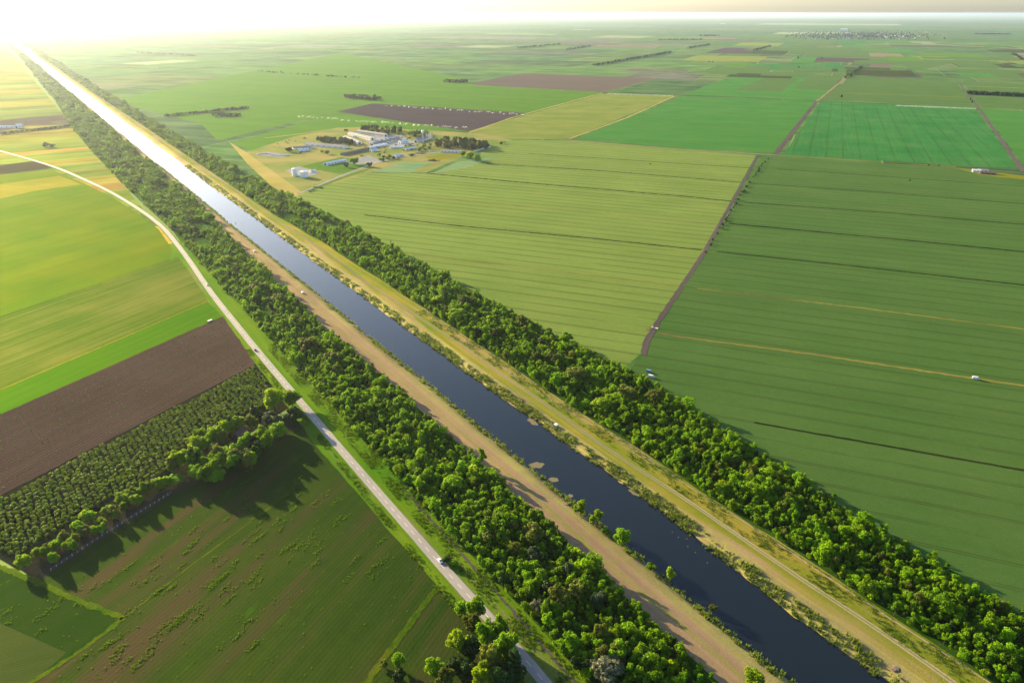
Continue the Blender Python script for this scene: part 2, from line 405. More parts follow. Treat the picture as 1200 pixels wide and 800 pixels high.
C_pale = crop('pale_straw', (.22, .18, .085), (.28, .23, .12), 0, sheen=0)
C_lawn = crop('farm_lawn', (.030, .072, .006), (.05, .088, .010), 0)
C_gard = crop('market_garden', (.06, .12, .06), (.12, .15, .06), ROWA, rows=9, streak=1.0)
C_verge = crop('verge_grass', (.028, .075, .003), (.065, .095, .006), math.degrees(math.atan2(CD[1], CD[0])), big=.8, streak=.7, grain=.8, soil=(.10, .085, .045), soil_lo=.6)
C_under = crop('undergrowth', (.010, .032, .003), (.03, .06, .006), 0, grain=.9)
C_bankL = crop('bank_dirt', (.115, .085, .055), (.155, .115, .068), math.degrees(math.atan2(CD[1], CD[0])), big=.9, streak=1.0, grain=.9, weed=(.11, .12, .02), weed_lo=.62, sheen=.1)
C_bankR = crop('bank_grass', (.070, .098, .006), (.145, .118, .024), math.degrees(math.atan2(CD[1], CD[0])), big=.9, streak=.9, grain=.9, soil=(.17, .125, .08), soil_lo=.57)
C_track = crop('dirt_track', (.30, .24, .15), (.40, .32, .21), math.degrees(math.atan2(CD[1], CD[0])), streak=.8, grain=.7, sheen=0)
C_mid = crop('track_middle', (.08, .10, .018), (.14, .125, .04), math.degrees(math.atan2(CD[1], CD[0])), streak=.8, grain=.8)
C_brtrk = crop('brown_track', (.10, .075, .07), (.15, .115, .10), 68, streak=.6, grain=.8, sheen=0)
C_ditch = crop('ditch_growth_shade', (.010, .018, .005), (.03, .042, .012), ROWA, big=1.2, streak=.3, grain=1, sheen=0)  # dark bushes and the shade among them, both put into the ribbon's colour
C_marg = crop('dry_margin', (.07, .065, .014), (.125, .115, .028), ROWA, big=1.2, streak=.8, grain=.9, soil=(.06, .042, .026), soil_lo=.58)
C_margG = crop('grass_margin', (.014, .038, .002), (.055, .062, .005), ROWL, big=1.4, grain=1.4)
C_yel = crop('yellow_strip', (.07, .075, .004), (.11, .10, .010), ROWA, big=.9)
C_conc = crop('yard_concrete', (.40, .36, .29), (.55, .5, .42), 0, big=1, sheen=0)

# right of the canal
field([(130, 118), (400, 62), (560, 96), (395, 131), (255, 165), (235, 145)], C_NW)
field([(270, 168), (395, 132), (548, 154), (430, 150), (345, 160), (300, 178)], C_NW)
field([(547, 99), (613, 86), (770, 92), (707, 108)], C_H)
field([(408, 121), (545, 99), (706, 109), (620, 132), (436, 121)], C_NW)
field([(394, 131), (436, 121.5), (620, 133), (549, 154)], C_G)
field([(549, 154), (705, 110), (790, 113), (667, 163), (600, 163), (575, 160)], C_E)
field([(673, 163), (800, 113), (957, 119), (910, 179), (800, 174)], C_D)
field([(918, 181), (962, 119), (1143, 127), (1192, 197), (1120, 194)], C_C)
field([(1205, 200), (1150, 128), (1330, 138), (1420, 212)], C_D)
field([(800, 111), (862, 88), (985, 92), (957, 118)], C_D)
field([(962, 117), (995, 88), (1120, 96), (1141, 125)], C_B)
field([(1150, 126), (1128, 95), (1290, 104), (1328, 136)], C_B)
RB = lambda u: np.interp(u, [-60, 60, 130, 300, 400, 1000, 1200, 2000], [116, 118, 126, 138, 128, 118, 102, 92])
def belt_edge(x0, x1, n, off):   # right foot of the right belt between two u values
    return [W(u, RB(u)+off) for u in np.linspace(x0, x1, n)]
def proj1(p): a, b, c = proj(p); return float(a[0]), float(b[0])
A_pts = [g(362, 224), g(430, 203), g(500, 203), g(547, 197), g(573, 170), g(600, 164), g(667, 165), g(800, 175), g(886, 182)]
u0 = toUV(g(748, 425))[0]; u1 = toUV(g(362, 228))[0]
A_pts += [g(822, 297), g(764, 384), g(754, 412)]+belt_edge(u0, u1, 30, 0)
LAY[0] += .0012; poly('field', [A_pts], C_A, LAY[0])
B_pts = belt_edge(-260, u0-6, 40, 0)+[g(757, 413), g(768, 386), g(826, 299), g(892, 184), g(1120, 196), g(1210, 207), g(1420, 230), g(1700, 800)]
LAY[0] += .0012; poly('field', [B_pts], C_B, LAY[0])
field([(1120, 197), (1215, 208), (1240, 215), (1150, 205)], C_yel)
ribbon('farm_track', [g(754, 416), g(757, 402), g(766, 385), g(824, 298), g(888, 183)], 5.5, C_brtrk, .2, .25, 8)
ribbon('farm_track', [g(908, 181), g(957, 119)], 11, C_brtrk, .2, .2, 20)
ribbon('farm_track', [g(957, 119), g(990, 92), g(1010, 78)], 10, C_pale, .21, .3, 30)
ribbon('farm_track', [g(1199, 201), g(1147, 127), g(1122, 95)], 8, C_brtrk, .2, .3, 20)
ribbon('farm_track', [g(549, 156), g(600, 138), g(706, 109)], 7, C_straw, .2, .3, 20)
ribbon('farm_track', [g(667, 163), g(735, 138), g(790, 113)], 7, C_straw, .2, .3, 20)
ribbon('field_margin', [g(655, 163.5), g(800, 175), g(910, 182)], 10, C_pale, .2, .4, 12)
ribbon('field_margin', [g(910, 182), g(1120, 195.5)], 5, C_marg, .2, .4, 12)
ribbon('field_margin', [g(790, 111), g(957, 118.5), g(1143, 126.5)], 7, C_ditch, .2, .5, 20)
ribbon('field_margin', [g(995, 109.5), g(1133, 114.5)], 12, C_yel, .2, .4, 20)
ribbon('field_margin', [g(1133, 101), g(1290, 107)], 12, C_straw, .2, .4, 20)
for pts, m, wd in [
    ([(500, 203), (600, 213), (800, 230), (860, 236)], C_ditch, 3.0), ([(570, 192), (700, 200), (872, 214)], C_ditch, 2.6),
    ([(620, 180), (800, 192), (880, 197)], C_ditch, 2.2), ([(400, 220), (483, 228.5), (667, 247), (838, 263)], C_marg, 3.0),
    ([(427, 252), (540, 265), (700, 280), (822, 293)], C_ditch, 2.2), ([(484, 299), (636, 316), (798, 334)], C_marg, 2.4),
    ([(854, 262), (1036, 279), (1200, 295), (1300, 305)], C_ditch, 3.0), ([(840, 295), (1002, 312), (1200, 334), (1300, 345)], C_ditch, 2.2),
    ([(817, 338), (1002, 360), (1200, 385.5), (1300, 399)], C_marg, 3.2), ([(770, 390), (800, 395), (952, 415), (1200, 452), (1300, 466)], C_marg, 3.6),
    ([(884, 495), (1036, 522), (1200, 551), (1300, 568)], C_ditch, 1.5),
    ([(873, 237), (1036, 249), (1200, 263), (1300, 271)], C_ditch, 2.6), ([(883, 215), (1040, 226), (1200, 239), (1300, 247)], C_ditch, 2.2),
    ([(910, 198), (1040, 207), (1200, 218.5), (1300, 226)], C_ditch, 2.0)]:
    ribbon('ditch', [g(*q) for q in pts], wd*(1.0 if m is C_marg else 1.6), m, .16, .4, 4)
for q in [[(980, 55.3), (994, 55.3), (994, 53.5), (981, 53.5)], [(993, 76), (997, 76), (1001, 71), (997.5, 71)], [(982, 98.5), (987.5, 98.5), (993.5, 90.5), (988.5, 90.5)], [(900, 85), (902, 85.5), (911, 80.5), (909, 80)], [(877, 78.5), (880, 79), (891, 74), (888, 73.8)],
          [(875, 51), (896, 51.3), (899, 48.6), (884, 48.5)], [(690, 55.5), (768, 57), (774, 53.4), (702, 52.8)], [(672, 35.6), (693, 35.6), (693, 34.6), (672, 34.5)], [(810, 45.8), (862, 46), (862, 45), (815, 44.8)], [(916, 35.2), (936, 35.2), (936, 34.5), (917, 34.5)],
          [(112, 77.5), (186, 80), (186, 79), (115, 76.6)], [(170, 52.5), (320, 57.5), (320, 56.6), (180, 51.8)], [(1020, 52.2), (1100, 53), (1200, 58), (1200, 57.2), (1100, 52.2), (1020, 51.5)]]:
    field(q, C_pale)
for q in [[(1012, 86), (1044, 86), (1046, 72), (1026, 69)], [(1046, 86), (1062, 86), (1060, 79), (1048, 79)]]: field(q, C_H)
for q in [[(1064, 85), (1108, 76), (1104, 68), (1062, 70)], [(930, 104), (975, 106), (984, 90), (950, 88)], [(860, 106), (915, 108), (935, 93), (900, 90)]]: field(q, C_B)
for i_ in range(70):   # small strips of the far patchwork
    x, y = rng.uniform(850, 1215), rng.uniform(47, 90); c_ = g(x, y); L1, L2 = rng.uniform(35, 150)*(1+(90-y)/30), rng.uniform(60, 190)*(1+(90-y)/20)
    poly('field', [[c_-e1*L1-e2*L2, c_+e1*L1-e2*L2, c_+e1*L1+e2*L2, c_-e1*L1+e2*L2]], [C_G, C_B, C_D, C_C, C_NW, C_E, C_B, C_F6, C_D, C_pale][rng.choice(10, p=[.08, .2, .16, .12, .1, .03, .18, .08, .03, .02])], .3+.004*i_)
# farm ground
field([(283, 180), (345, 160), (395, 150), (430, 149), (560, 156), (600, 164), (573, 171), (500, 202), (437, 202), (362, 224), (345, 232), (318, 208)], C_farm)
field([(268, 166), (288, 178), (352, 224), (338, 238), (322, 222), (290, 192)], C_straw)
field([(353, 195), (401, 184), (437, 192), (401, 204), (373, 200)], C_lawn)
field([(437, 201), (470, 191), (505, 190), (480, 203)], C_gard); field([(507, 203), (535, 190), (582, 183), (547, 197)], C_gard)
field([(497, 184), (540, 178), (548, 181), (510, 189)], C_yel)
field([(404, 190), (432, 182), (450, 189), (420, 193)], C_conc); field([(334, 200), (350, 195), (376, 203), (354, 208)], C_conc)
field([(300, 182), (312, 178), (342, 181), (330, 184.5)], C_conc); field([(420, 160), (470, 158), (490, 170), (440, 172)], C_conc)
ribbon('farm_track', [g(352, 226), g(400, 206), g(440, 191), g(480, 182), g(520, 178)], 6, C_conc, .2, .25, 10)
ribbon('farm_track', [g(310, 162), g(345, 158), g(400, 150)], 7, C_straw, .2, .3, 15)
ribbon('field_margin', [g(362, 224), g(400, 209), g(436, 197)], 8, C_lawn, .21, .3, 6)
# left of the canal
ROAD_PX = [(-60, 163), (0, 177), (60, 194.5), (100, 211), (133, 227), (167, 248), (190, 266)]
road_w = [g(*q) for q in ROAD_PX]+[W(u, v) for u, v in [(930, -108.2), (830, -110.5), (696, -115.5), (575, -117), (500, -117.6), (400, -117.2), (300, -116.6), (168, -115.0), (110, -113.4), (60, -113), (0, -113), (-80, -113)]]
field([(-80, 213), (0, 205), (62, 200), (96, 214), (129, 230), (163, 251), (186, 269), (202, 292), (199, 305), (0, 371), (-80, 399)], C_F1)
field([(-80, 203), (43, 188.5), (62, 197), (0, 205), (-80, 214)], crop('brown_strip', (.12, .085, .03), (.16, .12, .03), ROWL, sheen=0))
field([(-80, 225), (0, 216), (70, 206), (95, 216), (40, 224), (0, 233), (-80, 245)], C_yel)
field([(-80, 399), (0, 371), (199, 305), (209, 301), (241, 347), (243, 353), (0, 457), (-80, 494)], C_F2)
field([(-80, 494), (0, 457), (243, 353), (260, 370.5), (0, 485), (-80, 521)], C_F3)
field([(-80, 521), (0, 486), (261, 371), (300, 427), (0, 581), (-80, 625)], C_F4)
field([(-80, 625), (0, 581), (300, 427), (322, 456), (338, 478), (200, 570), (22, 668), (0, 655), (-80, 600)], C_F5)
field([(22, 666), (200, 570), (342, 484), (358, 506), (62, 678), (46, 682)], crop('hedge_soil', (.028, .032, .015), (.075, .055, .04), ROWL, big=1, grain=1, sheen=0))
field([(47, 681), (64, 668), (130, 624), (204, 580), (354, 498), (362, 512), (511, 684), (440, 781), (385, 870), (-60, 870), (40, 797), (145, 724)], C_F6)
field([(-80, 620), (0, 664), (47, 683), (145, 725), (40, 798), (-60, 870), (-300, 870), (-300, 560)], C_F7)
field([(0, 730), (78, 764), (38, 799), (-60, 870), (-160, 800)], C_F7b)
field([(515, 690), (560, 745), (630, 815), (600, 870), (390, 870), (443, 782)], C_F6)
ribbon('field_margin', [g(-60, 634), g(0, 664), g(47, 683), g(100, 707), g(145, 724)], 3.2, C_margG, .2, .45, 2)
ribbon('field_margin', [g(145, 724), g(90, 766), g(40, 797), g(0, 826)], 2.6, C_margG, .2, .45, 2)
ribbon('field_margin', [g(145, 724), g(230, 658), g(320, 592)], 0.7, C_margG, .2, .8, 2)
ribbon('field_margin', [g(513, 687), g(443, 781), g(395, 850)], 3.4, C_margG, .2, .35, 2)
ribbon('field_margin', [g(0, 457), g(120, 406), g(243, 353)], 1.6, C_yel, .2, .5, 3)
ribbon('field_margin', [g(-20, 378), g(80, 345), g(199, 305)], 2.0, C_margG, .2, .5, 4)
ribbon('field_margin', [g(-20, 494), g(0, 485.5), g(261, 371)], 1.4, C_margG, .2, .5, 3)
ribbon('field_margin', [g(-20, 592), g(0, 581.5), g(300, 427)], 1.2, C_ditch, .2, .5, 3)
field([(-60, 148), (0, 141), (30, 138), (76, 134.5), (79, 140), (75, 146), (30, 148), (0, 155), (-60, 162)], crop('far_tilled', (.17, .12, .06), (.22, .16, .09), ROWL, sheen=0))
field([(58, 143), (78, 140), (81, 147), (66, 146)], C_pale)
# canal corridor sheets
def uvsheet(name, ul, vl, vr, mat, z):
    a = [W(u, v) for u, v in zip(ul, vl)]; b = [W(u, v) for u, v in zip(ul, vr)]
    poly(name, [[a[i], b[i], b[i+1], a[i+1]] for i in range(len(ul)-1)], mat, z)
ul = np.concatenate([np.arange(-300, 1000, 20.0), np.arange(1000, 10100, 200)])
BL0 = lambda u: np.interp(u, [-100, 60, 250, 800, 1000, 1300, 1800, 2400, 3000, 6000], [-99, -98, -101.5, -104, -102, -112, -119, -117, -102, -80])
BL1 = lambda u: np.interp(u, [-100, 0, 200, 600, 900, 1100, 2000, 7000], [-47, -46, -43, -46, -42, -32, -31, -30])
RL0 = lambda u: np.interp(u, [-100, 400, 500, 800, 1000, 7000], [56.5, 55, 55, 55, 46, 43])
j = lambda s: np.convolve(rng.normal(0, 1, len(ul)), np.ones(3)/3, 'same')*s
uvsheet('bank', ul, BL1(ul)-2, np.full(len(ul), -28.6), C_bankL, .03)
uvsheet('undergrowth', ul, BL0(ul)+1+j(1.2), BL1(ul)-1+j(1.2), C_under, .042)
uvsheet('bank', ul, np.full(len(ul), 33.0), RL0(ul)+2, C_bankR, .03)
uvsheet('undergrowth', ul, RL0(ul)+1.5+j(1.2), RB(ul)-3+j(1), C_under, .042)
un = ul[ul < 930]; uvsheet('verge', un, np.full(len(un), -131.0), BL0(un)+3, C_verge, .05)
nz = lambda u, k: 1.2*np.sin(u/61+k)+.7*np.sin(u/23+2*k)
tu = np.arange(-260, 2600, 8.0)
for off in (-.95, .95):
    ribbon('dirt_track', [W(u, 42+nz(u, 1)+off) for u in tu], .95, C_track, .12, .3, 8)
ribbon('track_middle', [W(u, 42+nz(u, 1)) for u in tu], 3.4, C_mid, .09, .3, 8)
ribbon('dirt_track', [W(u, 42+nz(u, 1)) for u in np.arange(2600, 9800, 60.0)], 4.0, C_track, .12, .3, 60)
ribbon('footpath', [W(u, 55.6+.6*nz(u, 2)) for u in np.arange(-260, 520, 8.0)], .9, C_track, .11, .45, 4)
for off in (-.8, .8): ribbon('dirt_track', [W(u, -35.5+nz(u, 3)*.8+off) for u in np.arange(-260, 1100, 8.0)], .8, C_mid, .11, .5, 4)
ribbon('dirt_track', [W(u, -101+nz(u, 4)*.4) for u in np.arange(60, 250, 6.0)], 1.5, C_brtrk, .11, .9, 3)
# the road
am = N('asphalt'); p = am.pos(); q = am.rot(p, math.atan2(CD[1], CD[0]))
v = am.math('ADD', am.math('MULTIPLY', am.noise(p, .25, 4, .6), .6), am.math('MULTIPLY', am.noise(am.scale(q, .01, .9), 1, 3), .4))
patch = am.ramp(am.noise(am.scale(q, .03, .12), 1, 1), .56, .58)
am.principled(am.mix(patch, am.mix(v, (.20, .18, .165), (.34, .31, .29)), (.24, .22, .205)), .75, am.noise(p, 6, 2), .2, .02)
ribbon('road_shoulder', road_w, 8.6, C_verge, .10, .2, 5, sm=True)
ribbon('road', road_w, 6.0, am.m, .15, .03, 5, sm=True)
pth = smooth_path(road_w, 1.0); L = np.concatenate([[0], np.cumsum(np.linalg.norm(np.diff(pth, axis=0), axis=1))])
pm = simple('road_paint', (.75, .74, .7), .6, .12, 1.5)
s = 0; dv, df = [], []
while s < L[-1]-6:
    q = [np.array([np.interp(t, L, pth[:, 0]), np.interp(t, L, pth[:, 1])]) for t in (s, s+4.2)]
    if proj(q[0])[1][0] > 150:
        d = (q[1]-q[0]); d /= np.linalg.norm(d); nn = np.array([d[1], -d[0]])*.085; b = len(dv)
        dv += [(*(q[0]-nn), .156), (*(q[0]+nn), .156), (*(q[1]+nn), .156), (*(q[1]-nn), .156)]; df.append([b, b+1, b+2, b+3])
    s += 9
link('road_marking', mesh_np('road_marking', dv, df, pm))['kind'] = 'structure'

# ------------------------------------------------------------------ trees
def crown_mesh(name, seed, rad, h0, h1, nl, leaves, ls, mat, lobe=(.34, .52), taper=0.0):
    r = np.random.default_rng(seed); zc = (h0+h1)/2; hz_ = (h1-h0)/2
    C, Q = [], []
    while len(C) < nl:
        d = r.normal(size=3); d /= np.linalg.norm(d); k = r.uniform(.25, .86)
        t = (d[2]*k+1)/2; wd = 1-taper*t
        C.append((d[0]*k*rad*wd, d[1]*k*rad*wd, zc+d[2]*k*hz_)); Q.append(rad*r.uniform(*lobe)*(.75 if taper else 1)*(1-.35*taper*t))
    C = np.array(C); Q = np.array(Q); n = leaves*3
    pr = Q**2/np.sum(Q**2); k = r.choice(nl, n, p=pr)
    d = r.normal(size=(n, 3)); d /= np.linalg.norm(d, axis=1)[:, None]; d[:, 2] += .15
    p = C[k]+d*Q[k][:, None]*r.uniform(.74, 1.2, n)[:, None]
    dist = np.min(np.linalg.norm(p[:, None]-C[None], axis=2)/Q[None], axis=1)
    ok = (dist > .74) & (p[:, 2] > h0*.5); p, d, k = p[ok][:leaves], d[ok][:leaves], k[ok][:leaves]; n = len(p)
    nor = d*.8+r.normal(size=(n, 3))*.5; nor /= np.linalg.norm(nor, axis=1)[:, None]
    t1 = np.cross(nor, r.normal(size=(n, 3))); t1 /= np.linalg.norm(t1, axis=1)[:, None]; t2 = np.cross(nor, t1)
    s = ls*r.uniform(.6, 1.3, n)[:, None]
    v = np.stack([p-t1*s, p-t2*s*.7+nor*s*.15, p+t1*s, p+t2*s*.7+nor*s*.15], 1).reshape(-1, 3)
    lt = r.uniform(0, 1, nl)[k]*.6+r.uniform(0, .5, n)
    return mesh_np(name, v, np.arange(4*n).reshape(n, 4), mat, np.clip(lt, 0, 1))
def trunk_mesh(name, seed, h0, h1, r0, rad):
    r = np.random.default_rng(seed); m = MB(); top = h0+(h1-h0)*.55
    m.tube((0, 0, -.3), (r.normal()*.1, r.normal()*.1, h0+.3), r0, r0*.7, 7); m.tube((0, 0, h0), (r.normal()*.3, r.normal()*.3, top), r0*.7, r0*.25, 6)
    for i in range(5):
        a = 2*math.pi*i/5+r.uniform(-.4, .4); z = h0*.8+(top-h0)*r.uniform(0, .5)
        m.tube((0, 0, z), (math.cos(a)*rad*.6, math.sin(a)*rad*.6, z+rad*r.uniform(.4, .8)), r0*.4, r0*.12, 5)
    me = bpy.data.meshes.new(name); me.from_pydata(m.v, [], m.f); me.materials.append(M['bark']); return me
# kind: (radius, crown bottom, crown top, lobes, leaves, leaf size, material, trunk radius, lobe sizes, taper)
KIND = {}
def kind(k, n, rad, h0, h1, nl, leaves, ls, mat, tr, lobe=(.34, .52), taper=0.0):
    KIND[k] = [(crown_mesh('crown', 31*len(KIND)+i, rad*(1+.12*(i-n/2)/n), h0, h1*(1+.1*((i*7) % 5-2)/5), nl, leaves, ls, M[mat], lobe, taper), trunk_mesh('trunk', 500+31*len(KIND)+i, h0, h1, tr, rad)) for i in range(n)]
kind('belt', 7, 3.0, .6, 7.0, 15, 900, .36, 'leaf', .16, (.22, .40))
kind('young', 3, 2.1, .5, 8.6, 13, 700, .34, 'leaf', .14, (.26, .42), .3)
kind('scrub', 3, 3.1, .2, 4.4, 15, 800, .34, 'lime', .1, (.2, .36))
kind('dull', 3, 2.9, .5, 7.4, 15, 900, .36, 'olive', .16, (.22, .40))
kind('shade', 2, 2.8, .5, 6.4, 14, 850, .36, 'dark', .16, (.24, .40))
MIX = [('belt', i) for i in range(7)]+[('young', 0), ('young', 1), ('young', 2), ('scrub', 0), ('scrub', 1), ('scrub', 2), ('dull', 0), ('dull', 1), ('dull', 2), ('shade', 0), ('shade', 1)]
MW = np.array([.09]*7+[.065]*3+[.055]*3+[.016]*3+[.02]*2); MW /= MW.sum()
kind('round', 4, 5.0, 1.5, 11.0, 30, 2300, .5, 'leaf', .3, (.17, .33))
kind('lime', 3, 5.0, 1.5, 11.0, 30, 2300, .5, 'lime', .3, (.17, .33))
kind('olive', 3, 5.0, 1.5, 11.0, 30, 2300, .5, 'olive', .3, (.17, .33))
kind('dark', 3, 5.0, 1.0, 11.0, 30, 2300, .5, 'dark', .3, (.17, .33))
kind('grey', 2, 5.0, 1.5, 11.0, 30, 2300, .5, 'grey', .3, (.17, .33))
kind('blossom', 2, 5.0, 1.5, 9.0, 24, 1900, .45, 'blossom', .3, (.2, .34))
kind('conifer', 2, 3.2, .6, 14.0, 26, 1700, .45, 'dark', .25, (.3, .42), .75)
kind('poplar', 3, 2.4, .6, 10.0, 22, 1200, .42, 'lime', .2, (.3, .45), .5)
kind('orchard', 4, 1.75, .2, 1.9, 6, 190, .36, 'orch', .08, (.36, .5))
PROTO = {}
def tree(name, k, i, x, y, s, label, group=None, sz=None, rz=None, trunk=True):
    cm, tm = KIND[k][i % len(KIND[k])]
    o = empty(name, (x, y, 0), rng.uniform(0, 6.28) if rz is None else rz, s)
    if sz: o.scale = (s, s, sz)
    tag(o, label, 'tree', group)
    c = link('crown', cm, o); PROTO.setdefault((k, i % len(KIND[k])), c)
    if trunk: link('trunk', tm, o)
    return o

def scatter(name, pts, scl, var, protos, label, rot=None):
    me = bpy.data.meshes.new(name); pts = np.asarray(pts, np.float32); n = len(pts)
    me.vertices.add(n); me.vertices.foreach_set('co', pts.ravel())
    scl = np.asarray(scl, np.float32)
    if scl.ndim == 1: scl = np.repeat(scl[:, None], 3, 1)
    for nm, t, d, f in (('scl', 'FLOAT_VECTOR', scl.ravel(), 'vector'), ('rotz', 'FLOAT', (rng.uniform(0, 6.28, n) if rot is None else rot).astype(np.float32), 'value'), ('var', 'INT', np.asarray(var, np.int32), 'value')):
        a = me.attributes.new(nm, t, 'POINT'); a.data.foreach_set(f, d)
    o = link(name, me); tag(o, label, None, None, 'stuff')
    nt = bpy.data.node_groups.new(name, 'GeometryNodeTree')
    nt.interface.new_socket('Geometry', in_out='INPUT', socket_type='NodeSocketGeometry'); nt.interface.new_socket('Geometry', in_out='OUTPUT', socket_type='NodeSocketGeometry')
    nn, ll = nt.nodes, nt.links
    gi, go, jn = nn.new('NodeGroupInput'), nn.new('NodeGroupOutput'), nn.new('GeometryNodeJoinGeometry')
    def attr(a, t):
        q = nn.new('GeometryNodeInputNamedAttribute'); q.data_type = t; q.inputs[0].default_value = a
        return [s for s in q.outputs if s.enabled and s.name == 'Attribute'][0]
    sc_, ro, va = attr('scl', 'FLOAT_VECTOR'), attr('rotz', 'FLOAT'), attr('var', 'INT')
    cx = nn.new('ShaderNodeCombineXYZ'); ll.new(ro, cx.inputs[2]); er = nn.new('FunctionNodeEulerToRotation'); ll.new(cx.outputs[0], er.inputs[0])
    for k, pr in enumerate(protos):
        ip = nn.new('GeometryNodeInstanceOnPoints'); oi = nn.new('GeometryNodeObjectInfo'); oi.transform_space = 'ORIGINAL'
        oi.inputs['Object'].default_value = pr; oi.inputs['As Instance'].default_value = True
        cmp_ = nn.new('FunctionNodeCompare'); cmp_.data_type = 'INT'; cmp_.operation = 'EQUAL'
        ii = [s for s in cmp_.inputs if s.enabled]; ll.new(va, ii[0]); ii[1].default_value = k
        ll.new(gi.outputs[0], ip.inputs['Points']); ll.new(cmp_.outputs[0], ip.inputs['Selection']); ll.new(oi.outputs['Geometry'], ip.inputs['Instance'])
        ll.new(er.outputs[0], ip.inputs['Rotation']); ll.new(sc_, ip.inputs['Scale']); ll.new(ip.outputs[0], jn.inputs[0])
    ll.new(jn.outputs[0], go.inputs[0])
    md = o.modifiers.new('scatter', 'NODES'); md.node_group = nt
    return o

def ptree(name, k, i, px, py, dpx, hm, label, group=None):
    """tree whose crown centre is seen at (px,py), dpx wide in the photo, hm metres high"""
    c = g(px, py, hm*.55); dist = math.hypot(math.hypot(*c), H-hm*.5); ppm = F/(dist*math.cos(math.atan(math.hypot(px-600, py-400)/F)))
    base_r, base_h = {'belt': (3.0, 7.2), 'conifer': (3.2, 14), 'poplar': (2.4, 10), 'orchard': (1.5, 2.9)}.get(k, (5.3, 11.3))
    s = dpx/2/ppm/base_r*1.16; hm *= 1.32
    return tree(name, k, i, c[0], c[1], s, label, group, hm/base_h)

HEDGE = 'trees grown around the hut beside the grey road'
for nm, k, x, y, d, h, lab in [
    ('broadleaf_tree', 'lime', 321, 470, 28, 15, 'tall bright yellow-green tree right beside the road above the hut'),
    ('broadleaf_tree', 'lime', 342, 468, 24, 11, 'yellow-green tree with crown spreading out over the grey road'),
    ('conifer', 'conifer', 297, 484, 12, 15, 'dark narrow conifer between the hut and the tall yellow-green tree'),
    ('conifer', 'conifer', 304, 489, 11, 13, 'second dark conifer, just below the narrow one above the hut'),
    ('broadleaf_tree', 'olive', 294, 496, 17, 11, 'brownish olive tree close behind the hut roof'),
    ('broadleaf_tree', 'grey', 318, 494, 25, 12, 'grey-green rounded tree under the tall yellow-green tree'),
    ('broadleaf_tree', 'round', 325, 506, 23, 11, 'fresh green tree below the grey-green one near the road'),
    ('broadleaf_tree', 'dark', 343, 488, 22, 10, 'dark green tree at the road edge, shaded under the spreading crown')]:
    ptree(nm, k, 0, x, y, d, h, lab)
hl = [(276, 498, 18, 'lime'), (266, 503, 16, 'lime'), (254, 511, 17, 'lime'), (244, 520, 15, 'round'), (230, 523, 16, 'lime'), (298, 519, 19, 'round'), (287, 522, 17, 'round'), (309, 517, 17, 'round'), (270, 531, 19, 'round'), (256, 533, 17, 'olive'), (264, 542, 18, 'round'), (246, 545, 17, 'round'), (228, 537, 18, 'round'), (219, 537, 15, 'lime'), (208, 541, 17, 'lime'), (252, 557, 18, 'round'), (239, 558, 16, 'round'), (274, 543, 17, 'round'), (288, 536, 15, 'dark'), (300, 531, 14, 'dark')]
hl += [(hl[i][0]+rng.normal()*6, hl[i][1]+rng.normal()*5, hl[i][2]*rng.uniform(.7, 1), ['round', 'dark', 'olive', 'round'][i % 4]) for i in range(len(hl))]
hl = [q for q in hl if not (272 < q[0] < 290 and 500 < q[1] < 517)]
for i, (x, y, d, k) in enumerate(hl):
    ptree('broadleaf_tree', k, i, x, y, d*1.12, 10+(i*37 % 5)*.6, 'leafy tree in the clump round the hut beside the orchard', HEDGE)
row = [(206, 562, 18), (190, 566, 13), (182, 567, 15), (172, 572, 13), (162, 577, 15), (159, 587, 12), (143, 586, 14), (145, 594, 12), (127, 599, 14), (118, 614, 13), (105, 606, 14), (101, 623, 13), (91, 618, 13), (81, 638, 13), (67, 638, 14), (54, 646, 12), (44, 648, 11), (27, 659, 15), (64, 655, 10), (75, 630, 11), (112, 622, 11), (134, 604, 12), (152, 583, 12), (88, 634, 11)]
row += [(row[i][0]+rng.uniform(-7, 7), row[i][1]+rng.uniform(-3, 3), row[i][2]*rng.uniform(.65, .95)) for i in range(1, len(row)) if i != 17]
for i, (x, y, d) in enumerate(row):
    k = ['round', 'lime', 'round', 'olive'][i % 4]
    ptree('hedge_tree', k, i, x, y, d*1.1, 5.0+(i*53 % 7)*.35, 'rounded isolated tree at the near end of the fence row, closest to the clump' if i == 0 else 'round bush at the corner tip of the hedge row by the grass margin' if i == 17 else 'small leafy tree in the hedge row between orchard and dark field', None if i in (0, 17) else 'hedge trees along the orchard fence')
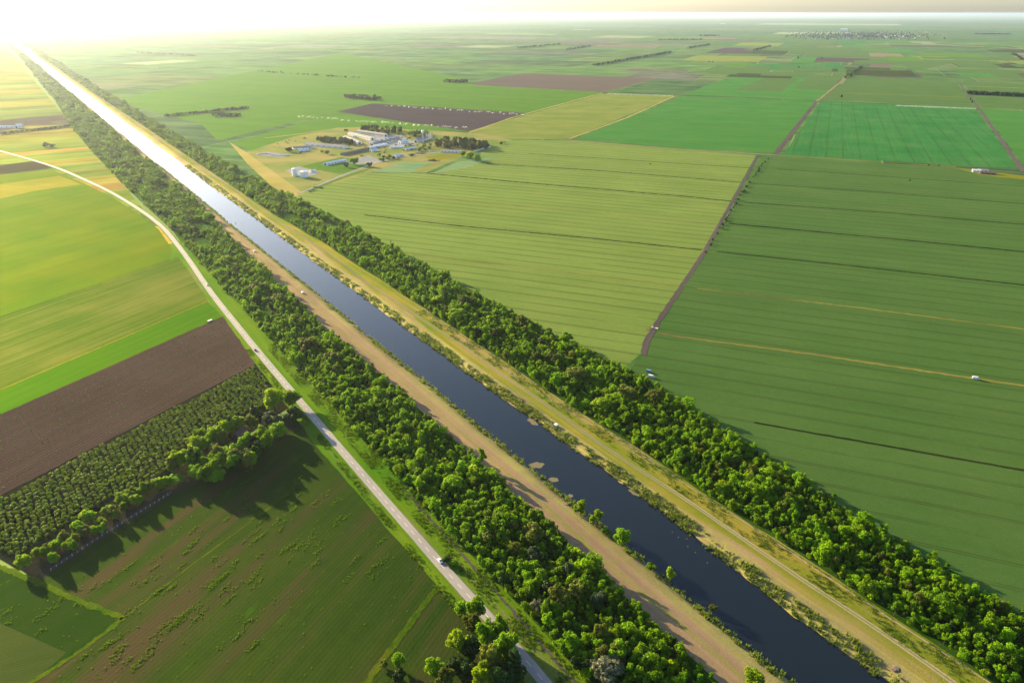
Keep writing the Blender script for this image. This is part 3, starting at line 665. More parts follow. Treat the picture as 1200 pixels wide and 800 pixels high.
for nm, k, x, y, d, h, lab in [
    ('broadleaf_tree', 'round', 540, 714, 18, 6, 'small fresh green bush-like tree at the grassy field corner by the road'),
    ('broadleaf_tree', 'round', 557, 716, 22, 12, 'leafy green tree leaning to the road edge, topmost of the roadside clump'),
    ('broadleaf_tree', 'olive', 553, 731, 20, 10, 'olive green tree just below the topmost tree of the roadside clump'),
    ('broadleaf_tree', 'lime', 537, 755, 28, 13, 'large golden-green domed tree on the field side of the roadside clump'),
    ('broadleaf_tree', 'round', 571, 745, 24, 13, 'green tree in the middle of the roadside clump'),
    ('broadleaf_tree', 'round', 585, 741, 22, 13, 'green tree overhanging the road in the roadside clump'),
    ('broadleaf_tree', 'round', 592, 763, 32, 16, 'tallest broad tree of the roadside clump, shading the road'),
    ('broadleaf_tree', 'olive', 575, 779, 26, 14, 'olive tree at the front of the roadside clump'),
    ('broadleaf_tree', 'lime', 566, 797, 26, 13, 'bright tree cut by the bottom edge in the roadside clump'),
    ('broadleaf_tree', 'dark', 552, 763, 24, 11, 'dark green tree enclosed by the roadside clump'),
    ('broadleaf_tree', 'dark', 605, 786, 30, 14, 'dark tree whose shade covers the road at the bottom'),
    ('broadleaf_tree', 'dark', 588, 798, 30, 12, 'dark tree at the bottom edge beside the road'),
    ('broadleaf_tree', 'round', 510, 785, 22, 8, 'low green tree at the field end of the roadside clump'),
    ('broadleaf_tree', 'olive', 521, 796, 22, 8, 'low olive tree next to the bottom edge in the roadside clump'),
    ('broadleaf_tree', 'dark', 534, 782, 20, 8, 'dark low tree under the golden-green domed tree'),
    ('broadleaf_tree', 'dark', 549, 788, 22, 9, 'dark low tree among the bottom trees of the roadside clump'),
    ('broadleaf_tree', 'round', 468, 775, 15, 8, 'lone green tree at the end of the grass margin, bottom of photo'),
    ('shrub', 'dark', 466, 793, 17, 5, 'dark bush below the lone green tree'),
    ('shrub', 'olive', 450, 778, 11, 3, 'brownish bush left of the lone green tree'),
    ('bank_tree', 'poplar', 681, 594, 13, 10, 'slim yellow-green poplar on the left canal bank, tallest of the bank trees'),
    ('bank_tree', 'poplar', 675, 596, 7, 6, 'thin young poplar touching the tallest bank poplar'),
    ('bank_tree', 'poplar', 701, 607, 13, 9, 'ragged yellow-green poplar on the bank between poplar and round tree'),
    ('bank_tree', 'poplar', 694, 610, 8, 6, 'small pale poplar beside the ragged bank poplar'),
    ('bank_tree', 'round', 730, 631, 21, 9, 'round green tree standing alone on the left canal bank'),
    ('bank_tree', 'poplar', 785, 675, 12, 8.5, 'bright slim poplar on the bank nearest the bottom of the canal'),
    ('bank_tree', 'lime', 884, 797, 26, 7, 'yellow tree at the bottom edge beside the left bank track'),
    ('shrub', 'round', 763, 664, 12, 3.5, 'small bush on the bank between round tree and lower poplar'),
    ('shrub', 'round', 708, 622, 9, 3, 'low bush on the bank right of the ragged poplar'),
    ('shrub', 'olive', 836, 714, 10, 3, 'olive bush on the left bank below the slim lower poplar'),
    ('shrub', 'round', 532, 660, 10, 3.2, 'dark bush in the verge beside the white moving car'),
    ('shrub', 'dark', 524, 655, 12, 3.2, 'dark green bush between the road and the verge track by the white car'),
    ('broadleaf_tree', 'dark', 53, 170, 9, 8, 'lone dark tree in the far left strip field'),
    ('broadleaf_tree', 'dark', 61, 171, 7, 6, 'smaller dark tree right of the lone one in the left strip field')]:
    ptree(nm, k, int(x), x, y, d, h, lab)
for x, y, d, k, lab in [
    (521, 346, 14, 'olive', 'upper olive tree of the taller knot in the right belt'), (535, 370, 22, 'lime', 'broad pale green tree at the path edge of the right belt'), (546, 354, 20, 'olive', 'olive tree behind the broad pale green tree in the right belt'),
    (514, 352, 13, 'lime', 'small pale tree left of the knot in the right belt'), (575, 376, 12, 'lime', 'narrow pale tree in the right belt below the knot'), (579, 391, 12, 'olive', 'narrow olive tree below the narrow pale one in the right belt'),
    (677, 441, 23, 'olive', 'round olive-brown tree rising from the middle of the right belt'), (734, 461, 26, 'olive', 'broad olive-brown tree rising near the culvert end of the right belt'), (706, 475, 20, 'lime', 'fresh pale green tree below the olive-brown trees of the right belt'),
    (629, 420, 13, 'olive', 'slim olive tree left of the round olive-brown one in the right belt'), (651, 422, 12, 'olive', 'slim olive tree touching the round olive-brown one in the right belt'), (614, 379, 17, 'olive', 'olive tree at the field edge in the right belt above the slim ones'),
    (768, 467, 18, 'olive', 'olive tree right of the broad olive-brown one in the right belt'), (663, 398, 16, 'round', 'green tree at the field edge of the right belt'),
    (624, 627, 27, 'olive', 'broad olive tree in the middle of the left belt'), (626, 652, 19, 'grey', 'grey-green tree just below the broad olive tree of the left belt'), (666, 669, 13, 'grey', 'small grey-green tree between the olive trees of the left belt'),
    (655, 701, 28, 'olive', 'large olive domed tree of the left belt'), (676, 693, 22, 'olive', 'olive tree adjoining the large domed one in the left belt'), (700, 704, 18, 'grey', 'grey-green tree right of the domed olive trees'),
    (532, 568, 22, 'round', 'pale fresh tree standing out in the upper left belt'), (704, 742, 15, 'olive', 'small olive tree above the whitish one in the left belt'), (711, 783, 40, 'blossom', 'whitish flowering tree at the bottom of the left belt'),
    (629, 710, 13, 'blossom', 'small pinkish-pale tree at the verge edge of the left belt'), (724, 764, 19, 'olive', 'olive tree just above the whitish flowering one'), (264, 305, 14, 'lime', 'yellow-green tree at the far gap of the left belt'),
    (361, 406, 20, 'olive', 'round olive tree at the road side of the left belt'), (300, 338, 18, 'olive', 'olive tree in the far part of the left belt'), (328, 352, 16, 'olive', 'dull olive tree rising above the belt between road and canal'), (390, 422, 16, 'olive', 'olive tree near the dirt bank of the left belt')]:
    ptree('tall_tree', k, int(x+y), x, y, d*1.05, 9.5 if d > 14 else 8, lab)

# the belts: nearest trees one by one, the rest as woodland
def belt_points(u0, u1, f0, f1, sp, grow):
    out = []; u = u0
    while u < u1:
        s = sp*(1+max(0, u-600)*grow)
        a, b = f0(u), f1(u); v = a+rng.uniform(0, s)
        while v < b:
            out.append((u+rng.uniform(-.5, .5)*s, v+rng.uniform(-.45, .45)*s, s/sp)); v += s*rng.uniform(.85, 1.15)
        u += s*.92
    return np.array(out)
rest = []
PB = MIX+[('round', 0), ('round', 1), ('olive', 0), ('lime', 0)]
for nm, f0, f1, lab, grp in (('belt_tree', lambda u: BL0(u)+2.5, lambda u: BL1(u)-2.5, 'leafy young tree in the near part of the left belt between road and canal', 'young trees of the belt left of the canal'),
                             ('belt_tree', lambda u: RL0(u)+3, lambda u: RB(u)-5, 'leafy young tree in the near part of the right belt between footpath and wheat', 'young trees of the belt right of the canal')):
    bp = belt_points(-120, 7600, f0, f1, 3.7, .00045)
    xy = CO+bp[:, :1]*CD+bp[:, 1:2]*CN
    ok = inframe(xy, 120, 110)
    th = np.sin(bp[:, 0]/55)+np.sin(bp[:, 0]/23+bp[:, 1]/9)+np.sin(bp[:, 1]/7-bp[:, 0]/41)+rng.normal(0, .5, len(bp))
    ok &= th > np.interp(bp[:, 0], [0, 500, 900, 2500], [-2.6, -2.2, -.9, -.5])   # looser, with grassy gaps, farther up the canal
    bp, xy = bp[ok], xy[ok]
    hgt = np.clip(np.exp(rng.normal(-.06, .27, len(bp))), .5, 1.8)*(1+.10*(bp[:, 2]-1))
    hgt *= 1+.22*np.sin(bp[:, 0]/37+bp[:, 1]/11)*np.sin(bp[:, 0]/13-bp[:, 1]/19)
    hgt *= .86
    px, py, _ = proj(xy, 4); vis = (px > 0) & (px < 1200) & (py > 0) & (py < 800)
    d = np.hypot(np.hypot(xy[:, 0], xy[:, 1]), H)+np.where(vis, 0, 1e6)
    near = np.zeros(len(bp), bool); near[np.argsort(d)[:112]] = True
    for q, (x, y) in zip(hgt[near], xy[near]):
        kk = MIX[rng.choice(len(MIX), p=MW)]; tree(nm, kk[0], kk[1], x, y, q, lab, grp)
    r = ~near; uu = bp[r, 0]; m = r.sum()
    far = np.clip((uu-800)/600, 0, 1)
    vr = np.where(rng.uniform(size=m) < .05+.4*far, rng.choice([18, 19, 18, 21, 21, 21, 10, 11, 12], m), rng.choice(18, m, p=MW))  # more lime crowns farther up: sunlit yellow put into the leaf colour
    ss = np.where(vr >= 18, .62, 1.0)*hgt[r]*np.where(vr >= 18, .85, 1)
    rest.append((xy[r], ss*np.where(bp[r, 2] > 1, bp[r, 2]**.9, 1), ss, vr))
# gaps of the far belt: thin out by noise
allxy = np.concatenate([q[0] for q in rest]); sw = np.concatenate([q[1] for q in rest]); sh = np.concatenate([q[2] for q in rest]); vv = np.concatenate([q[3] for q in rest])
scatter('woodland', np.column_stack([allxy, np.zeros(len(allxy))]), np.column_stack([sw, sw, sh*1.05]), vv, [PROTO[q] for q in PB], 'the remaining trees of both belts running on to the far end of the canal')
print('woodland', len(allxy))

# orchard and seedlings
def grid_in(px_poly, ang, du, dv, jit):
    pts = np.array([g(*q) for q in px_poly]); a = R(ang); e = np.array([math.cos(a), math.sin(a)]); n = np.array([-e[1], e[0]])
    U, Vv = pts@e, pts@n; out = []
    for i, v in enumerate(np.arange(Vv.min(), Vv.max(), dv)):
        for u in np.arange(U.min()+(i % 2)*du/2, U.max(), du): out.append(e*(u+rng.normal()*jit)+n*(v+rng.normal()*jit))
    out = np.array(out); ins = np.zeros(len(out), bool); k = len(pts)
    for i in range(k):
        a_, b_ = pts[i], pts[(i+1) % k]; c = (a_[1] > out[:, 1]) != (b_[1] > out[:, 1])
        ins ^= c & (out[:, 0] < (b_[0]-a_[0])*(out[:, 1]-a_[1])/(b_[1]-a_[1]+1e-12)+a_[0])
    out = out[ins]; return out[inframe(out, 60, 20)]
op = grid_in([(-80, 628), (0, 586), (298, 431), (320, 458), (306, 478), (275, 488), (212, 530), (195, 555), (130, 585), (60, 628), (20, 652), (0, 645), (-80, 600)], ROWL, 4.3, 4.0, .22)
d = np.hypot(op[:, 0], op[:, 1]); px, py, _ = proj(op); d[(px < 2)] += 1e5; od = np.argsort(d)
for i in od[:300]:
    cm = KIND['orchard'][int(rng.integers(4))][0]
    o = link('orchard_tree', cm, None, (*op[i], 0)); o.rotation_euler = (0, 0, rng.uniform(0, 6.28)); s = rng.uniform(.85, 1.2); o.scale = (s, s, s*rng.uniform(.9, 1.15))
    tag(o, 'small bushy fruit tree in the near rows of the dense orchard', 'fruit tree', 'fruit trees of the orchard')
    PROTO[('orchard', KIND['orchard'].index([q for q in KIND['orchard'] if q[0] == cm][0]))] = o
rm = od[300:]
scatter('orchard_rest', np.column_stack([op[rm], np.zeros(len(rm))]), rng.uniform(.85, 1.2, len(rm)), rng.integers(0, 4, len(rm)), [PROTO[('orchard', i)] for i in range(4)], 'the farther rows of bushy fruit trees in the orchard')
sp_ = grid_in([(-80, 528), (0, 492), (258, 376), (294, 427), (0, 577), (-80, 618)], ROWL+3, 4.6, 3.7, .5)
smesh = [crown_mesh('seedling', 900+i, .55, .05, .55, 4, 26, .3, M['orch']) for i in range(3)]
d = np.hypot(sp_[:, 0], sp_[:, 1]); px, py, _ = proj(sp_); d[px < 2] += 1e5; od = np.argsort(d); sprot = [None]*3
for q, i in enumerate(od[:300]):
    o = link('seedling', smesh[q % 3], None, (*sp_[i], 0)); s = rng.uniform(.6, 1.25); o.scale = (s, s, s); o.rotation_euler = (0, 0, rng.uniform(0, 6.28)); sprot[q % 3] = o
    tag(o, 'tiny young sapling in the near rows on bare brown soil', 'sapling', 'saplings planted on the brown field')
rm = od[300:]
scatter('sapling_rest', np.column_stack([sp_[rm], np.zeros(len(rm))]), rng.uniform(.6, 1.25, len(rm)), rng.integers(0, 3, len(rm)), sprot, 'the farther rows of saplings on the brown field')
print('orchard', len(op), 'seedlings', len(sp_))

# reeds, weeds and tufts: real blades, too many to count
def tufts(name, xy, z, hgt, wid, blades, mat, label):
    n = len(xy); k = n*blades; b = np.repeat(np.column_stack([xy, z]), blades, 0); h = np.repeat(hgt, blades)*rng.uniform(.6, 1.1, k); wd = np.repeat(wid, blades)
    a = rng.uniform(0, 6.28, k); r = np.sqrt(rng.uniform(0, 1, k))*wd; base = b.copy(); base[:, 0] += np.cos(a)*r; base[:, 1] += np.sin(a)*r
    t = np.stack([np.cos(a+1.57), np.sin(a+1.57), np.zeros(k)], 1)*(.16*wd+.07)[:, None]; lean = np.stack([np.cos(a), np.sin(a), np.zeros(k)], 1)*(h*.35)[:, None]
    top = base+lean; top[:, 2] += h; mid = base+lean*.3; mid[:, 2] += h*.55
    v = np.stack([base-t*.6, mid-t, top, mid+t], 1).reshape(-1, 3)
    o = link(name, mesh_np(name, v, np.arange(4*k).reshape(k, 4), mat, np.clip(np.repeat(rng.uniform(0, 1, n), blades)*.8+rng.uniform(0, .3, k), 0, 1)))
    return tag(o, label, None, None, 'stuff')
n = 5200; u = np.concatenate([rng.uniform(-60, 500, n//2), rng.uniform(500, 1500, n//2)]); cl = np.sin(u/9)+np.sin(u/3.7+1)+np.sin(u/21)
sd_ = rng.uniform(size=n) < .62; v = np.where(sd_, eR(u)+rng.uniform(-1.2, 6.5, n)+cl*.4, eL(u)-rng.uniform(-1.2, 4.5, n)-cl*.3)
kp = (cl+rng.normal(0, 1.0, n) > -1.3); u, v = u[kp], v[kp]; xy = CO+u[:, None]*CD+v[:, None]*CN; ok = inframe(xy, 60, 40); xy, v, u = xy[ok], v[ok], u[ok]
off = np.where(v > 0, v-eR(u), eL(u)-v)
tufts('reeds', xy, np.interp(off, [-2, 0, 4.5, 8], [-2.6, -2.5, -.5, 0]), rng.uniform(.9, 2.3, len(xy)), rng.uniform(.5, 1.3, len(xy)), 16, M['reed'], 'reeds and rank grass along both edges of the canal water')
# weeds of the dark field, in patches along the drill rows
ang = R(ROWL); e = np.array([math.cos(ang), math.sin(ang)]); nn_ = np.array([-e[1], e[0]]); wp = []
cen = [(295, 590), (330, 600), (355, 595), (245, 625), (290, 640), (320, 650), (300, 625), (240, 715), (215, 715), (205, 735), (235, 705), (140, 745), (160, 770), (95, 690), (60, 720), (30, 700), (205, 650), (175, 655), (270, 570), (385, 575), (380, 620), (340, 560), (300, 730), (250, 680), (280, 690), (170, 700), (440, 650), (120, 780), (360, 640)]
for x, y in cen:
    c = g(x, y)
    for _ in range(int(rng.integers(3, 7))):
        c2 = c+e*rng.normal()*14+nn_*rng.normal()*5
        for _ in range(int(rng.integers(8, 26))): wp.append(c2+e*rng.normal()*2.6+nn_*rng.normal()*.7)
for _ in range(250): wp.append(g(rng.uniform(30, 500), rng.uniform(540, 800)))
wp = np.array(wp); x, y, _ = proj(wp)
def inside(x, y, pl):
    ins = np.zeros(len(x), bool)
    for (ax, ay), (bx, by) in zip(pl, pl[1:]+pl[:1]): c = (ay > y) != (by > y); ins ^= c & (x < (bx-ax)*(y-ay)/(by-ay+1e-9)+ax)
    return ins
ok = inside(x, y, [(60, 680), (350, 512), (505, 684), (430, 800), (50, 800), (150, 724)]) | inside(x, y, [(0, 668), (45, 686), (138, 726), (80, 764), (0, 728)])
wp = wp[ok]; tufts('weeds', wp, np.full(len(wp), .05), rng.uniform(.25, .6, len(wp)), rng.uniform(.25, .6, len(wp)), 9, M['weed'], 'bright weeds scattered in patches over the dark fields')
# rank verge and bank grass
n = 16000; u = rng.uniform(-60, 520, n); wh = rng.choice(3, n, p=[.5, .3, .2]); v = np.where(wh == 0, rng.uniform(-109, -98, n), np.where(wh == 1, rng.uniform(44.5, 57, n), rng.uniform(-126, -121.5, n)))
xy = CO+u[:, None]*CD+v[:, None]*CN; ok = inframe(xy, 30, 20) & (np.sin(xy[:, 0]*.31)+np.sin(xy[:, 1]*.23+xy[:, 0]*.11)+rng.normal(0, .8, n) > 0); xy = xy[ok]
tufts('rank_grass', xy, np.full(len(xy), .05), rng.uniform(.3, .9, len(xy)), rng.uniform(.3, .8, len(xy)), 8, M['weed'], 'rank grass tufts on the road verge and the right bank')

# ------------------------------------------------------------------ farm buildings
def on_px(a, b, z=0.0):
    A, B = g(*a, z), g(*b, z); c = (A+B)/2; d = B-A
    return c, math.atan2(d[1], d[0]), np.linalg.norm(d)
def barn(a, b, width, wall_h, roof_h, wall, roof, label, doors=1, wins=4, cat='barn', name='barn', arch=False, group=None, L=None, centre=None, rz=None):
    if centre is None: c, rz, L = on_px(a, b, wall_h)
    else: c = centre
    o = empty(name, (c[0], c[1], 0), rz); tag(o, label, cat, group)
    hw = width/2; hl_ = L/2
    if arch:
        pr = [(hw*math.cos(t), wall_h+roof_h*math.sin(t)) for t in np.linspace(0, math.pi, 13)]
    else: pr = [(hw, wall_h), (0, wall_h+roof_h), (-hw, wall_h)]
    m = MB(); n_ = len(pr)+2; P2 = [(-hw, 0), (hw, 0)]+pr
    m.add([(-hl_, y, z) for y, z in P2]+[(hl_, y, z) for y, z in P2], [list(range(n_)), list(range(n_, 2*n_))[::-1], [1, n_+1, n_+2, 2], [0, n_-1, 2*n_-1, n_]]); m.build('wall', M[wall], o)
    m = MB(); ov = .5; t = .22
    pr2 = [(y*(1+ov/hw), z+.03-(ov*roof_h/hw if (not arch and abs(y) > .1) else 0)) for y, z in pr]; k = len(pr2)
    vs = [(x, y, z+dz) for x in (-hl_-ov, hl_+ov) for dz in (0, t) for y, z in pr2]; fs = []
    for i in range(k-1): fs += [[k+i, k+i+1, 3*k+i+1, 3*k+i], [i+1, i, 2*k+i, 2*k+i+1], [i, i+1, k+i+1, k+i], [2*k+i+1, 2*k+i, 3*k+i, 3*k+i+1]]
    fs += [[0, k, 3*k, 2*k], [k-1, 3*k-1, 4*k-1, 2*k-1]]
    m.add(vs, fs); m.build('roof', M[roof], o)
    for s_ in ((-1,) if doors == 1 else (-1, 1))[:doors]:
        dw, dh = min(width*.45, 5), min(wall_h*.9+(.5*roof_h if arch else 0), 4.6); MB().box(s_*(hl_+.06), 0, 0, .14, dw, dh).build('door', M['darkopen'], o)  # solid panel, the doorway's shade put into its colour
    for i in range(wins):
        x = -hl_+L*(i+.5)/wins
        for s_ in (-1, 1): MB().box(x, s_*(hw+.05), wall_h*.4, min(L/wins*.5, 3), .12, wall_h*.35).build('window', M['glass'], o)
    return o
barn((359, 168), (406, 172), 15, 3.8, 3.2, 'white', 'roofgrey', 'longest grey-roofed barn with white walls at the left of the farm', 1, 7)
barn((343, 173.5), (366, 172), 13, 3.2, 2.6, 'white', 'roofgrey', 'short grey-roofed barn behind the longest barn\'s left end', 1, 3)
barn((350, 176), (361, 174.5), 7, 3.6, 1.8, 'white', 'roofwhite', 'small white annex shed in front of the short grey barn', 1, 2, 'shed', 'shed')
barn((381, 191.5), (404, 187), 13, 3.4, 1.8, 'white', 'roofwhite', 'long white low shed on the green farm lawn', 1, 6, 'shed', 'shed')
barn((421.5, 168), (405, 161.5), 13, 2.5, 5, 'white', 'roofgrey', 'arched grey shed with open white front, nearest of three arched sheds', 1, 0, 'arched shed', 'arched_shed', True)
barn((436.5, 163), (410, 157), 13, 2.5, 5, 'white', 'roofgrey', 'arched grey shed with white front, middle one of the three', 1, 0, 'arched shed', 'arched_shed', True)
barn((452, 159), (420, 154.5), 13, 2.5, 5, 'white', 'roofgrey', 'arched grey shed with white front, rear one by the dark grove', 1, 0, 'arched shed', 'arched_shed', True)
barn((432, 172.5), (452, 168.5), 15, 3.2, 1.6, 'white', 'roofwhite', 'long white flat-roofed hall in the middle of the farm', 1, 5, 'hall', 'hall')
barn((436, 169), (467, 162), 14, 3.6, 3, 'cream', 'roofgrey', 'grey barn running behind the white flat-roofed hall', 1, 6)
barn((401, 180.5), (431, 174), 12, 3.4, 2.2, 'wood', 'roofbrown', 'long brown open cattle pen beside the farm lawn', 0, 9, 'cattle pen', 'cattle_pen')
barn((457, 172), (473, 171.5), 12, 3, 1.5, 'white', 'roofwhite', 'white shed left of the yard beneath the water tower', 1, 4, 'shed', 'shed')
barn((474, 174.5), (487, 173), 9, 2.8, 1.5, 'white', 'roofwhite', 'low pale shed just right of the white yard shed', 1, 3, 'shed', 'shed')
barn((468, 166), (477, 165), 11, 4.5, 3, 'white', 'roofwhite', 'small white house left of the water tower', 1, 3, 'house', 'farm_house')
barn((487, 164.5), (500, 161), 12, 5, 3.2, 'white', 'roofgrey', 'white house at the foot of the grey silos', 1, 4, 'house', 'farm_house')
barn((517, 176), (542, 177), 12, 3.8, 1.2, 'white', 'roofgrey', 'white long shed with dark front below the big grove', 0, 6, 'shed', 'shed')
barn((414, 160), (417, 159.6), 9, 3, 1.5, 'white', 'roofwhite', 'tiny white shed beside the dark left grove', 1, 1, 'shed', 'shed')
barn((363, 199.5), (369, 199), 8, 4, 1.2, 'white', 'roofwhite', 'small white pump shed behind the white tanks', 1, 1, 'shed', 'shed')
barn((434, 176), (442, 175), 8, 3.6, 1.5, 'white', 'roofwhite', 'small white shed at the end of the brown cattle pen', 1, 1, 'shed', 'shed')
barn((462, 182), (470, 181), 9, 3.5, 1.5, 'white', 'roofwhite', 'small white shed right of the yard bushes', 1, 2, 'shed', 'shed')
# tanks, water tower, silos
for x, y, r_, h_, lab in ((346.5, 206, 6.2, 13, 'taller white storage tank on the concrete pad'), (356.8, 207.5, 7.6, 10, 'wider white storage tank on the concrete pad')):
    c = g(x, y); o = empty('storage_tank', (*c, 0)); tag(o, lab, 'tank')
    MB().lathe([(r_, 0), (r_, h_)], n=32).build('shell', M['white'], o)
    MB().lathe([(r_+.3, h_+.02), (r_+.3, h_+.5), (.5, h_+2.0)], n=32).build('roof', M['roofwhite'], o)
    l = MB()
    for s_ in (-.35, .35): l.tube((r_*.3+s_, -r_-.12, 0), (r_*.3+s_, -r_-.12, h_+1), .07, n=5)
    for k in range(int(h_)): l.tube((r_*.3-.35, -r_-.12, k+.5), (r_*.3+.35, -r_-.12, k+.5), .05, n=5)
    l.build('ladder', M['steel'], o)
c = g(496, 167); o = empty('water_tower', (*c, 0)); tag(o, 'slim water tower with white tank head above the farm', 'water tower')
MB().lathe([(2.2, 0), (1.1, 4), (.9, 20)], n=16).build('shaft', M['steel'], o)
MB().lathe([(.9, 20), (3.4, 23), (3.6, 26), (2.6, 28), (.3, 28.6)], n=24).build('tank_head', M['white'], o, True)
for i, (x, y, lab) in enumerate([(501, 163.5, 'grey grain silo nearest the white house'), (503.5, 163, 'middle grey grain silo of three'), (506, 162.6, 'grey grain silo farthest from the water tower')]):
    c = g(x, y); o = empty('grain_silo', (*c, 0)); tag(o, lab, 'silo', 'grain silos of the farm')
    m = MB().lathe([(2.6, .0), (2.6, 11+i)], n=20); m.build('shell', M['steel'], o); MB().lathe([(2.75, 11+i+.02), (.3, 13.2+i)], n=20).build('roof', M['roofgrey'], o)
for pts, lab in (([(301, 181.5), (312, 180), (330, 183)], 'low broken grey foundation walls left of the barns'), ([(318, 182), (340, 182.5)], 'short grey foundation wall beside the broken ones'), ([(557, 177.5), (575, 172.5)], 'low white wall below the big grove')):
    m = MB()
    for a, b in zip(pts[:-1], pts[1:]):
        c, rz, l_ = on_px(a, b); m.box(c[0], c[1], 0, l_*.98, 1.2, 1.8, rz)
        for k in range(4): m.box(c[0]+math.cos(rz)*l_*(k/4-.4)-3*math.sin(rz), c[1]+math.sin(rz)*l_*(k/4-.4)+3*math.cos(rz), 0, 3, 5, 1.2, rz)
    tag(m.build('low_wall', M['white' if 'white' in lab else 'conc']), lab, 'wall')
def heap(x, y, w_, l_, h_, mat, lab, name='scrap_heap', cat='heap', n=40):
    c = g(x, y); m = MB()
    for _ in range(n):
        px_, py_ = rng.normal()*w_/4, rng.normal()*l_/4; k = max(.25, 1-(px_/w_*2)**2-(py_/l_*2)**2); s_ = rng.uniform(.8, 2.2)
        m.box(c[0]+px_, c[1]+py_, -.1, s_*1.4, s_, h_*k*rng.uniform(.5, 1.1), rng.uniform(0, 3), .6)
    tag(m.build(name, M[mat]), lab, cat)
heap(507, 188.5, 26, 14, 4.5, 'scrap', 'dark brown rubble heap on the yellow farm patch')
heap(493, 180, 30, 14, 3.5, 'scrap', 'brown scrap heap beside the farm lane'); heap(482, 181.5, 18, 12, 3, 'roofbrown', 'reddish brown scrap heap left of the larger one')
heap(506, 177.5, 22, 10, 2.5, 'conc', 'pale stacked building blocks above the scrap heaps', 'block_stack', 'stack')

# farm trees
def grove(poly_px, n, kinds, hm, lab, grp, s0=.75):
    xs = [q[0] for q in poly_px]; ys = [q[1] for q in poly_px]; k = 0; tries = 0
    while k < n and tries < 4000:
        tries += 1; x, y = rng.uniform(min(xs), max(xs)), rng.uniform(min(ys), max(ys))
        if inside(np.array([x]), np.array([y]), poly_px)[0]:
            c = g(x, y); s_ = rng.uniform(.8, 1.3)*s0*1.35; tree('farm_tree', kinds[k % len(kinds)], k, c[0], c[1], s_, lab, grp, s0*1.3*hm/11*rng.uniform(.85, 1.15)); k += 1
grove([(417, 153), (428, 150), (470, 153), (470, 160), (440, 158)], 44, ['dark', 'dark', 'round'], 12, 'dark tree of the grove behind the rear arched shed', 'grove behind the arched sheds')
grove([(474, 158), (500, 156), (503, 161), (478, 162)], 20, ['dark', 'round'], 12, 'dark tree of the small grove behind the water tower', 'grove behind the water tower')
grove([(502, 172), (530, 164), (575, 171), (572, 176), (540, 176), (515, 175)], 66, ['dark', 'dark', 'olive'], 14, 'dark tree of the big grove at the right of the farm', 'big grove right of the farm')
grove([(369, 165), (395, 163), (414, 168), (413, 172), (380, 168)], 36, ['dark', 'dark'], 11, 'dark tree of the grove behind the longest barn', 'grove behind the longest barn')
grove([(436, 184), (450, 182), (466, 186), (458, 189), (442, 189)], 9, ['round', 'dark'], 8, 'green bushy tree of the group in the farm yard', 'bushy trees in the farm yard', .6)
grove([(300, 178), (342, 163), (360, 160), (362, 162), (310, 178)], 9, ['olive', 'round'], 4, 'low bush along the fence line at the left of the farm', 'bushes along the farm fence line', .4)
grove([(362, 222), (372, 218), (380, 220), (362, 227)], 7, ['round', 'lime'], 4, 'low bush at the corner of the hedge below the tanks', 'bushes below the tanks', .45)
grove([(480, 176), (505, 168), (507, 176), (497, 178)], 8, ['lime', 'round'], 9, 'pale green tree on the yard side of the big grove', 'pale trees edging the big grove', .6)
grove([(400, 182), (440, 160), (500, 162), (520, 178), (450, 190)], 40, ['dark', 'round', 'olive'], 6, 'bushy tree standing between the farm sheds', 'trees between the farm sheds', .42)
for x, y, d, h, k, lab in [(415, 189, 11, 12, 'round', 'lone tall green tree on the farm lawn'), (406, 194, 7, 7, 'dark', 'small dark tree left of the lone lawn tree'), (433, 193, 8, 7, 'dark', 'dark bush at the corner of the farm lane'), (542, 181, 7, 11, 'lime', 'slim pale tree, left of three by the garden plot'), (551, 183, 11, 12, 'lime', 'middle pale tree of three by the garden plot'), (558.5, 186, 10, 11, 'round', 'rightmost greener tree of three by the garden plot'),
                           (339, 175.5, 10, 8, 'dark', 'round dark bush left of the short grey barn'), (383.5, 179, 6, 6, 'olive', 'small olive bush in front of the longest barn'), (377, 178, 4, 4, 'olive', 'tiny brownish bush beside the olive one at the longest barn'), (352, 179, 4, 4, 'dark', 'tiny dark bush in front of the white annex'), (405, 153, 6, 5, 'olive', 'olive bush on dry ground behind the arched sheds'), (587, 168, 4, 5, 'dark', 'small dark tree on the track right of the big grove'), (591, 167, 3, 4, 'round', 'tiny green bush right of the dark tree on the track')]:
    ptree('farm_tree', k, int(x), x, y, d, h, lab)

# sprinklers
sm_ = MB().tube((0, 0, 0), (0, 0, 3), .12, n=5); rme = bpy.data.meshes.new('riser'); rme.from_pydata(sm_.v, [], sm_.f); rme.materials.append(M['steel'])
def spray_mesh(seed):
    r = np.random.default_rng(seed); k = 130; a = r.normal(0, .35, k)+r.choice([0, math.pi], k); t = r.uniform(0, 1, k); rad = 8*t
    p = np.stack([np.cos(a)*rad, np.sin(a)*rad, 3+6*t*(1-t*1.05)*2+r.normal(0, .3, k)], 1); s_ = .3
    q = r.normal(size=(k, 3)); q /= np.linalg.norm(q, axis=1)[:, None]; w2 = np.cross(q, r.normal(size=(k, 3))); w2 /= np.linalg.norm(w2, axis=1)[:, None]
    return mesh_np('spray', np.stack([p-q*s_, p-w2*s_, p+q*s_, p+w2*s_], 1).reshape(-1, 3), np.arange(4*k).reshape(k, 4), M['spray'], r.uniform(0, 1, k))
spm = [spray_mesh(i) for i in range(3)]
